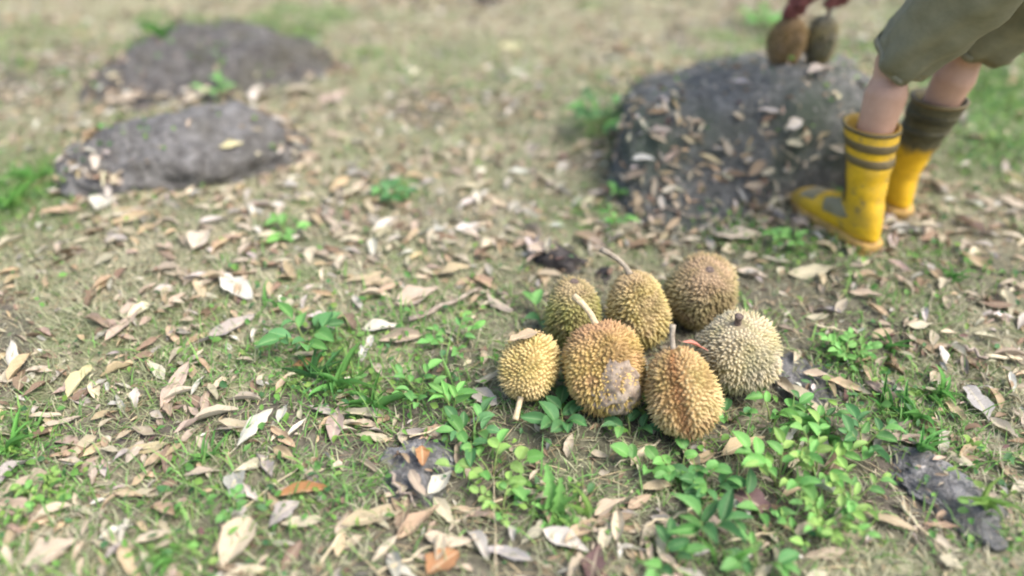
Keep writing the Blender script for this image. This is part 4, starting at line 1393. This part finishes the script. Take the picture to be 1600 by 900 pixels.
def weed(u, v, label, cat="weed", kind="oval", stems=4, per=5, height=0.08, spread=0.08, ll=0.045, ratio=0.55, col=MID, col2=None, name="weed", group=None, seed=0, lean=(0, 0)):
    random.seed(seed * 7 + int(u) + int(v))
    p, n = hit(u, v)
    root = empty(name, p)
    tag(root, label, cat, group)
    for s in range(stems):
        a = 2 * PI * (s + random.uniform(-.3, .3)) / stems
        end = Vector((math.cos(a) * spread * random.uniform(.5, 1.1) + lean[0], math.sin(a) * spread * random.uniform(.5, 1.1) + lean[1], height * random.uniform(.6, 1.15)))
        pts = [Vector((0, 0, -0.01))] + [Vector((end.x * t, end.y * t, end.z * (1 - (1 - t) ** 1.7))) for t in (0.25, 0.5, 0.75, 1.0)]
        link("stem", tube_mesh("stem", pts, [0.0022, 0.002, 0.0017, 0.0014, 0.001], 5), M['stem'], root)
        for k in range(per):
            t = 0.3 + 0.7 * (k + 1) / per
            i = min(3, int(t * 4))
            b = pts[i].lerp(pts[i + 1], t * 4 - i)
            da = a + (1.2 if k % 2 else -1.2) * random.uniform(.5, 1.1) * (0.25 if k == per - 1 else 1)
            dirv = Vector((math.cos(da), math.sin(da), random.uniform(-0.05, 0.6)))
            c = col2 if (col2 and random.random() < 0.4) else col
            green_leaf(root, kind, b, dirv, ll * random.uniform(.7, 1.2), ratio * random.uniform(.85, 1.15), c)
    return root
def tuft(u, v, label, n=9, length=0.10, ratio=0.07, col=MID, group=None, seed=0, up=0.8):
    random.seed(seed * 13 + int(u) * 3 + int(v))
    p, nn = hit(u, v)
    root = empty("grass_tuft", p)
    tag(root, label, "grass tuft", group)
    for k in range(n):
        a = random.uniform(0, 2 * PI)
        d = Vector((math.cos(a), math.sin(a), random.uniform(0.35, 1.0) * up * 1.4))
        green_leaf(root, "blade", Vector((random.gauss(0, .006), random.gauss(0, .006), -0.003)), d, length * random.uniform(.6, 1.2), ratio, col, "blade")
    return root
# the jagged weed in the middle of the foreground
random.seed(4)
jw = empty("jagged_weed", hit(868, 812)[0])
tag(jw, "bright weed with jagged lobed leaves standing in the foreground", "weed")
for a, el, ln, rt in ((1.95, 1.1, 0.105, .50), (1.25, 1.25, 0.085, .46), (0.45, 0.75, 0.075, .48), (2.9, 0.6, 0.055, .55), (-0.5, 0.35, 0.050, .55), (4.0, 0.3, 0.045, .6)):
    green_leaf(jw, "lobed", Vector((0, 0, 0.005)), (math.cos(a) * math.cos(el), math.sin(a) * math.cos(el), math.sin(el)), ln, rt, BRIGHT)
link("stem", tube_mesh("stem", [(0, 0, -0.01), (0.0, 0.002, 0.012)], [0.004, 0.003], 6), M['stem'], jw)
weed(770, 745, "round leaved bright weed with rusty stems left of the jagged one", kind="round", stems=6, per=3, height=0.05, spread=0.080, ll=0.032, ratio=0.72, col=BRIGHT, col2=LIME, seed=1)
weed(735, 690, "green sprig with dark oval leaves below the small yellow durian", kind="oval", stems=5, per=3, height=0.05, spread=0.055, ll=0.048, ratio=0.5, col=DARK, col2=MID, seed=2)
weed(708, 655, "tall pale green sprig beside the dull grey leaf", kind="oval", stems=2, per=4, height=0.09, spread=0.025, ll=0.045, ratio=0.42, col=BRIGHT, seed=3)
weed(880, 672, "dark green sprig just below the middle durian", kind="oval", stems=4, per=3, height=0.045, spread=0.05, ll=0.052, ratio=0.5, col=DARK, seed=4)
weed(985, 680, "dark green sprig between the middle and grooved durians", kind="oval", stems=3, per=3, height=0.04, spread=0.04, ll=0.042, ratio=0.5, col=DARK, col2=MID, seed=5)
weed(1065, 745, "low bright weed below the grooved durian", kind="round", stems=5, per=3, height=0.05, spread=0.065, ll=0.030, ratio=0.7, col=BRIGHT, col2=MID, seed=6)
weed(1000, 735, "pair of dark green leaves left of the low bright weed", kind="oval", stems=2, per=2, height=0.03, spread=0.03, ll=0.042, ratio=0.6, col=MID, seed=7)
weed(1215, 760, "bushiest bright weed, its large oval leaves over the purple leaf", kind="oval", stems=5, per=5, height=0.085, spread=0.085, ll=0.042, ratio=0.5, col=BRIGHT, col2=LIME, seed=8)
weed(1275, 745, "bright weed rising right behind the bushiest one", kind="oval", stems=5, per=5, height=0.075, spread=0.085, ll=0.034, ratio=0.52, col=BRIGHT, col2=LIME, seed=9)
weed(1290, 830, "lime green small leaved weed below the bushiest bright one", kind="oval", stems=7, per=6, height=0.055, spread=0.085, ll=0.025, ratio=0.5, col=LIME, col2=BRIGHT, seed=10)
weed(1250, 850, "low lime sprig left of the lime green weed", kind="oval", stems=3, per=4, height=0.045, spread=0.05, ll=0.026, ratio=0.5, col=MID, col2=LIME, seed=11)
weed(1330, 790, "yellow green sprig at the right side of the bright weeds", kind="oval", stems=4, per=4, height=0.05, spread=0.06, ll=0.027, ratio=0.5, col=LIME, col2=MID, seed=12)
weed(1205, 660, "broad leaved sprig below the pale durian", kind="oval", stems=3, per=4, height=0.065, spread=0.055, ll=0.040, ratio=0.5, col=MID, col2=BRIGHT, seed=13)
weed(1260, 665, "upright green sprig right of the one below the pale durian", kind="oval", stems=3, per=4, height=0.05, spread=0.05, ll=0.036, ratio=0.45, col=MID, col2=DARK, seed=14)
weed(1140, 660, "dark sprig tucked under the grooved durian's right side", kind="round", stems=3, per=3, height=0.035, spread=0.04, ll=0.032, ratio=0.7, col=DARK, col2=MID, seed=15)
weed(1322, 562, "small bright clump right of the pale durian", kind="round", stems=7, per=5, height=0.04, spread=0.06, ll=0.022, ratio=0.65, col=BRIGHT, seed=16)
weed(1100, 845, "tall dark sprig at the bottom left of the purple leaf", kind="lance", stems=3, per=3, height=0.06, spread=0.04, ll=0.062, ratio=0.36, col=DARK, col2=MID, seed=17)
weed(1185, 885, "dark oval leaved sprig cut by the bottom edge", kind="oval", stems=3, per=3, height=0.05, spread=0.05, ll=0.042, ratio=0.5, col=MID, col2=DARK, seed=18)
weed(1180, 800, "dark green sprig under the crumpled purple leaf", kind="lance", stems=3, per=2, height=0.04, spread=0.05, ll=0.048, ratio=0.42, col=DARK, col2=MID, seed=19)
weed(1040, 885, "dark green sprig near the bottom right of the cream oval leaf", kind="oval", stems=3, per=3, height=0.05, spread=0.05, ll=0.040, ratio=0.5, col=MID, col2=DARK, seed=20)
weed(1105, 770, "dark leaves in the shade left of the bright yellow edged leaf", kind="oval", stems=3, per=3, height=0.04, spread=0.04, ll=0.045, ratio=0.55, col=DARK, seed=21)
weed(1345, 705, "dark green sprig beside the half buried rock", kind="oval", stems=4, per=4, height=0.05, spread=0.05, ll=0.038, ratio=0.5, col=DARK, col2=MID, seed=22)
weed(845, 502, "blue green leaf sprig against the olive durian", kind="oval", stems=3, per=2, height=0.04, spread=0.035, ll=0.045, ratio=0.6, col=DARK, col2=MID, seed=23)
weed(785, 800, "little yellow green sprig below the round leaved weed", kind="round", stems=5, per=4, height=0.035, spread=0.05, ll=0.020, ratio=0.6, col=LIME, col2=MID, seed=24)
weed(480, 545, "dark broad leaved weed in the green patch", kind="oval", stems=5, per=3, height=0.06, spread=0.065, ll=0.055, ratio=0.5, col=DARK, col2=MID, seed=25)
weed(655, 620, "leafy sprig at the right end of the green patch", kind="oval", stems=5, per=3, height=0.05, spread=0.06, ll=0.036, ratio=0.5, col=MID, col2=BRIGHT, seed=26)
weed(712, 540, "low sprig in the grass left of the olive durian", kind="oval", stems=5, per=4, height=0.035, spread=0.07, ll=0.028, ratio=0.5, col=MID, col2=BRIGHT, seed=27)
weed(935, 215, "dark bush of leaves at the left foot of the boulder", kind="oval", stems=7, per=4, height=0.12, spread=0.10, ll=0.050, ratio=0.55, col=DARK, col2=MID, seed=28)
weed(970, 318, "tiny bright sprig in front of the boulder", kind="oval", stems=3, per=3, height=0.05, spread=0.03, ll=0.036, ratio=0.5, col=BRIGHT, seed=29)
weed(962, 365, "upright bright sprig behind the golden durian", kind="oval", stems=3, per=3, height=0.06, spread=0.035, ll=0.036, ratio=0.45, col=BRIGHT, col2=MID, seed=30)
weed(1232, 388, "bright sprig under the toe of the striped boot", kind="round", stems=4, per=4, height=0.04, spread=0.045, ll=0.028, ratio=0.65, col=BRIGHT, seed=31)
weed(345, 152, "pale green sprig growing between the two low rocks", kind="oval", stems=4, per=3, height=0.05, spread=0.06, ll=0.045, ratio=0.5, col=MID, seed=32)
weed(620, 312, "dark green sprig in the middle of the grass", kind="oval", stems=4, per=3, height=0.035, spread=0.06, ll=0.045, ratio=0.6, col=DARK, col2=MID, seed=33)
weed(448, 368, "bright sprig in the grass below the pale rock", kind="oval", stems=3, per=3, height=0.035, spread=0.05, ll=0.042, ratio=0.55, col=BRIGHT, seed=34)
weed(1190, 52, "bright sprig growing behind the boulder", kind="oval", stems=5, per=3, height=0.08, spread=0.08, ll=0.06, ratio=0.6, col=BRIGHT, seed=35)
weed(75, 785, "lime green weed in the lower left corner", kind="round", stems=4, per=4, height=0.03, spread=0.055, ll=0.024, ratio=0.6, col=LIME, col2=BRIGHT, seed=36)
weed(365, 800, "tiny green sprig beside the large pale curled leaf", kind="round", stems=3, per=3, height=0.03, spread=0.025, ll=0.022, ratio=0.65, col=MID, seed=37)
tuft(1420, 655, "broad bladed grass tuft right of the weeds under the pale durian", 12, 0.085, 0.13, MID, seed=1)
tuft(1460, 620, "broad bladed grass tuft uphill of the half buried rock", 10, 0.075, 0.13, BRIGHT, seed=2)
tuft(1385, 640, "thin grass tuft between the weeds and broad grass", 10, 0.075, 0.09, MID, seed=3)
tuft(1440, 700, "single leaning grass tuft above the half buried rock", 6, 0.07, 0.13, MID, seed=4)
tuft(1290, 690, "arching grass tuft among the weeds below the pale durian", 7, 0.12, 0.07, MID, seed=5, up=0.7)
tuft(530, 610, "long bladed tuft in the middle of the green patch", 10, 0.11, 0.07, MID, seed=6, up=0.6)
tuft(585, 640, "long bladed tuft at the lower edge of the green patch", 9, 0.09, 0.07, MID, seed=7, up=0.6)
tuft(495, 595, "dark tuft below the dark broad leaved weed", 9, 0.09, 0.08, DARK, seed=8, up=0.7)
tuft(20, 325, "bright tuft at the left edge beside the pale rock", 14, 0.10, 0.08, BRIGHT, seed=9)
tuft(60, 285, "second bright tuft nearer the pale rock", 12, 0.10, 0.08, BRIGHT, seed=10)
tuft(18, 705, "bright tuft at the left edge above the lime weed", 12, 0.075, 0.09, BRIGHT, seed=11)
tuft(265, 880, "green tuft at the bottom edge near the corner", 9, 0.07, 0.10, BRIGHT, seed=12)
tuft(325, 715, "faint green tuft above the narrow tan leaf", 7, 0.06, 0.09, MID, seed=13)
tuft(912, 812, "pale green blades standing beside the jagged weed", 4, 0.08, 0.11, LIME, seed=14, up=1.6)
tuft(1130, 885, "pale blade tuft at the bottom beside dark sprigs", 5, 0.075, 0.12, BRIGHT, seed=15, up=1.3)
tuft(1490, 440, "green tuft on the trodden ground right of the boots", 8, 0.06, 0.08, MID, seed=16)
tuft(1390, 545, "small tuft right of the small bright clump", 7, 0.055, 0.09, MID, seed=17)
tuft(1540, 790, "yellowish tuft near the right edge", 9, 0.075, 0.08, LIME, seed=18)
tuft(255, 60, "green tuft behind the rear rock", 10, 0.10, 0.08, MID, seed=19)
tuft(425, 480, "upright green blade tuft between bright and whitish leaves", 5, 0.06, 0.11, MID, seed=20, up=1.4)

# ------------------------------------------------------------------ twigs and stalks
def stick(u0, v0, u1, v1, r, mat, label, name="twig", cat="twig", kink=0.012, seed=0, lift=0.012):
    random.seed(500 + seed)
    p0, p1 = hit(u0, v0)[0], hit(u1, v1)[0]
    pts, rads = [], []
    sd_ = (p1 - p0).cross(Vector((0, 0, 1))).normalized()
    for k in range(8):
        t = k / 7
        p = p0.lerp(p1, t) + sd_ * random.uniform(-kink, kink) * (0 if k in (0, 7) else 1)
        q = drop(p.x, p.y)[0]
        p.z = max(p.z, q.z) + lift + random.uniform(-0.002, 0.004)
        pts.append(p)
        rads.append(r * (1.1 - 0.5 * t) * random.uniform(.85, 1.15))
    c = pts[0].copy()
    o = link(name, tube_mesh(name, [p - c for p in pts], rads, 7), mat)
    o.location = c
    tag(o, label, cat)
    return o
stick(640, 512, 752, 462, 0.0065, M['twig'], "grey twig slanting left of the olive durian", seed=1, lift=0.024)
stick(1535, 562, 1606, 570, 0.006, M['straw'], "pale thick stalk lying at the right edge", "stalk", "stalk", 0.003, 2)
stick(1500, 548, 1540, 566, 0.005, M['twig'], "grey broken twig joining the pale stalk at the right", seed=3)
stick(1405, 795, 1475, 876, 0.003, M['straw'], "thin pale stalk leading to the roundish beige leaf", "stalk", "stalk", 0.006, 4)
stick(370, 808, 492, 722, 0.0018, M['straw'], "thin straw slanting past the rolled orange brown leaf", "stalk", "stalk", 0.004, 5)
stick(500, 890, 570, 790, 0.0025, M['straw'], "bent pale straw near the bottom left of the brownish leaf", "stalk", "stalk", 0.008, 6)
stick(640, 690, 740, 660, 0.0018, M['straw'], "thin straw across the buried grey rock", "stalk", "stalk", 0.004, 7)
stick(735, 812, 800, 778, 0.002, M['straw'], "thin pale straw beside the round leaved weed", "stalk", "stalk", 0.004, 8)
stick(590, 905, 680, 860, 0.0028, M['straw'], "pale forked straw at the bottom edge", "stalk", "stalk", 0.008, 9)
stick(610, 745, 650, 800, 0.004, M['twig'], "grey twig lying on the buried grey rock", seed=10)
stick(1270, 512, 1322, 526, 0.0035, M['straw'], "curved pale husk strip above the small bright clump", "stalk", "stalk", 0.003, 11)
stick(1130, 855, 1210, 838, 0.003, M['straw'], "pale stalk lying across the bottom sprigs", "stalk", "stalk", 0.004, 12)
stick(1290, 700, 1400, 770, 0.0018, M['straw'], "thin straw slanting through the bright weeds", "stalk", "stalk", 0.004, 13)
stick(775, 900, 772, 760, 0.0013, M['straw'], "straight pale straw in front of the round leaved weed", "stalk", "stalk", 0.002, 14, 0.02)
stick(1080, 800, 1000, 830, 0.003, M['straw'], "pale root like straw left of the purple leaf", "stalk", "stalk", 0.008, 15)
stick(780, 460, 800, 490, 0.005, M['twig'], "short grey twig touching the long slanting one", seed=16)
stick(1130, 352, 1000, 345, 0.003, M['twig'], "thin twig lying in front of the boulder", seed=17)
stick(1030, 695, 960, 735, 0.0022, M['straw'], "crossed thin straw below the middle durian", "stalk", "stalk", 0.006, 18)
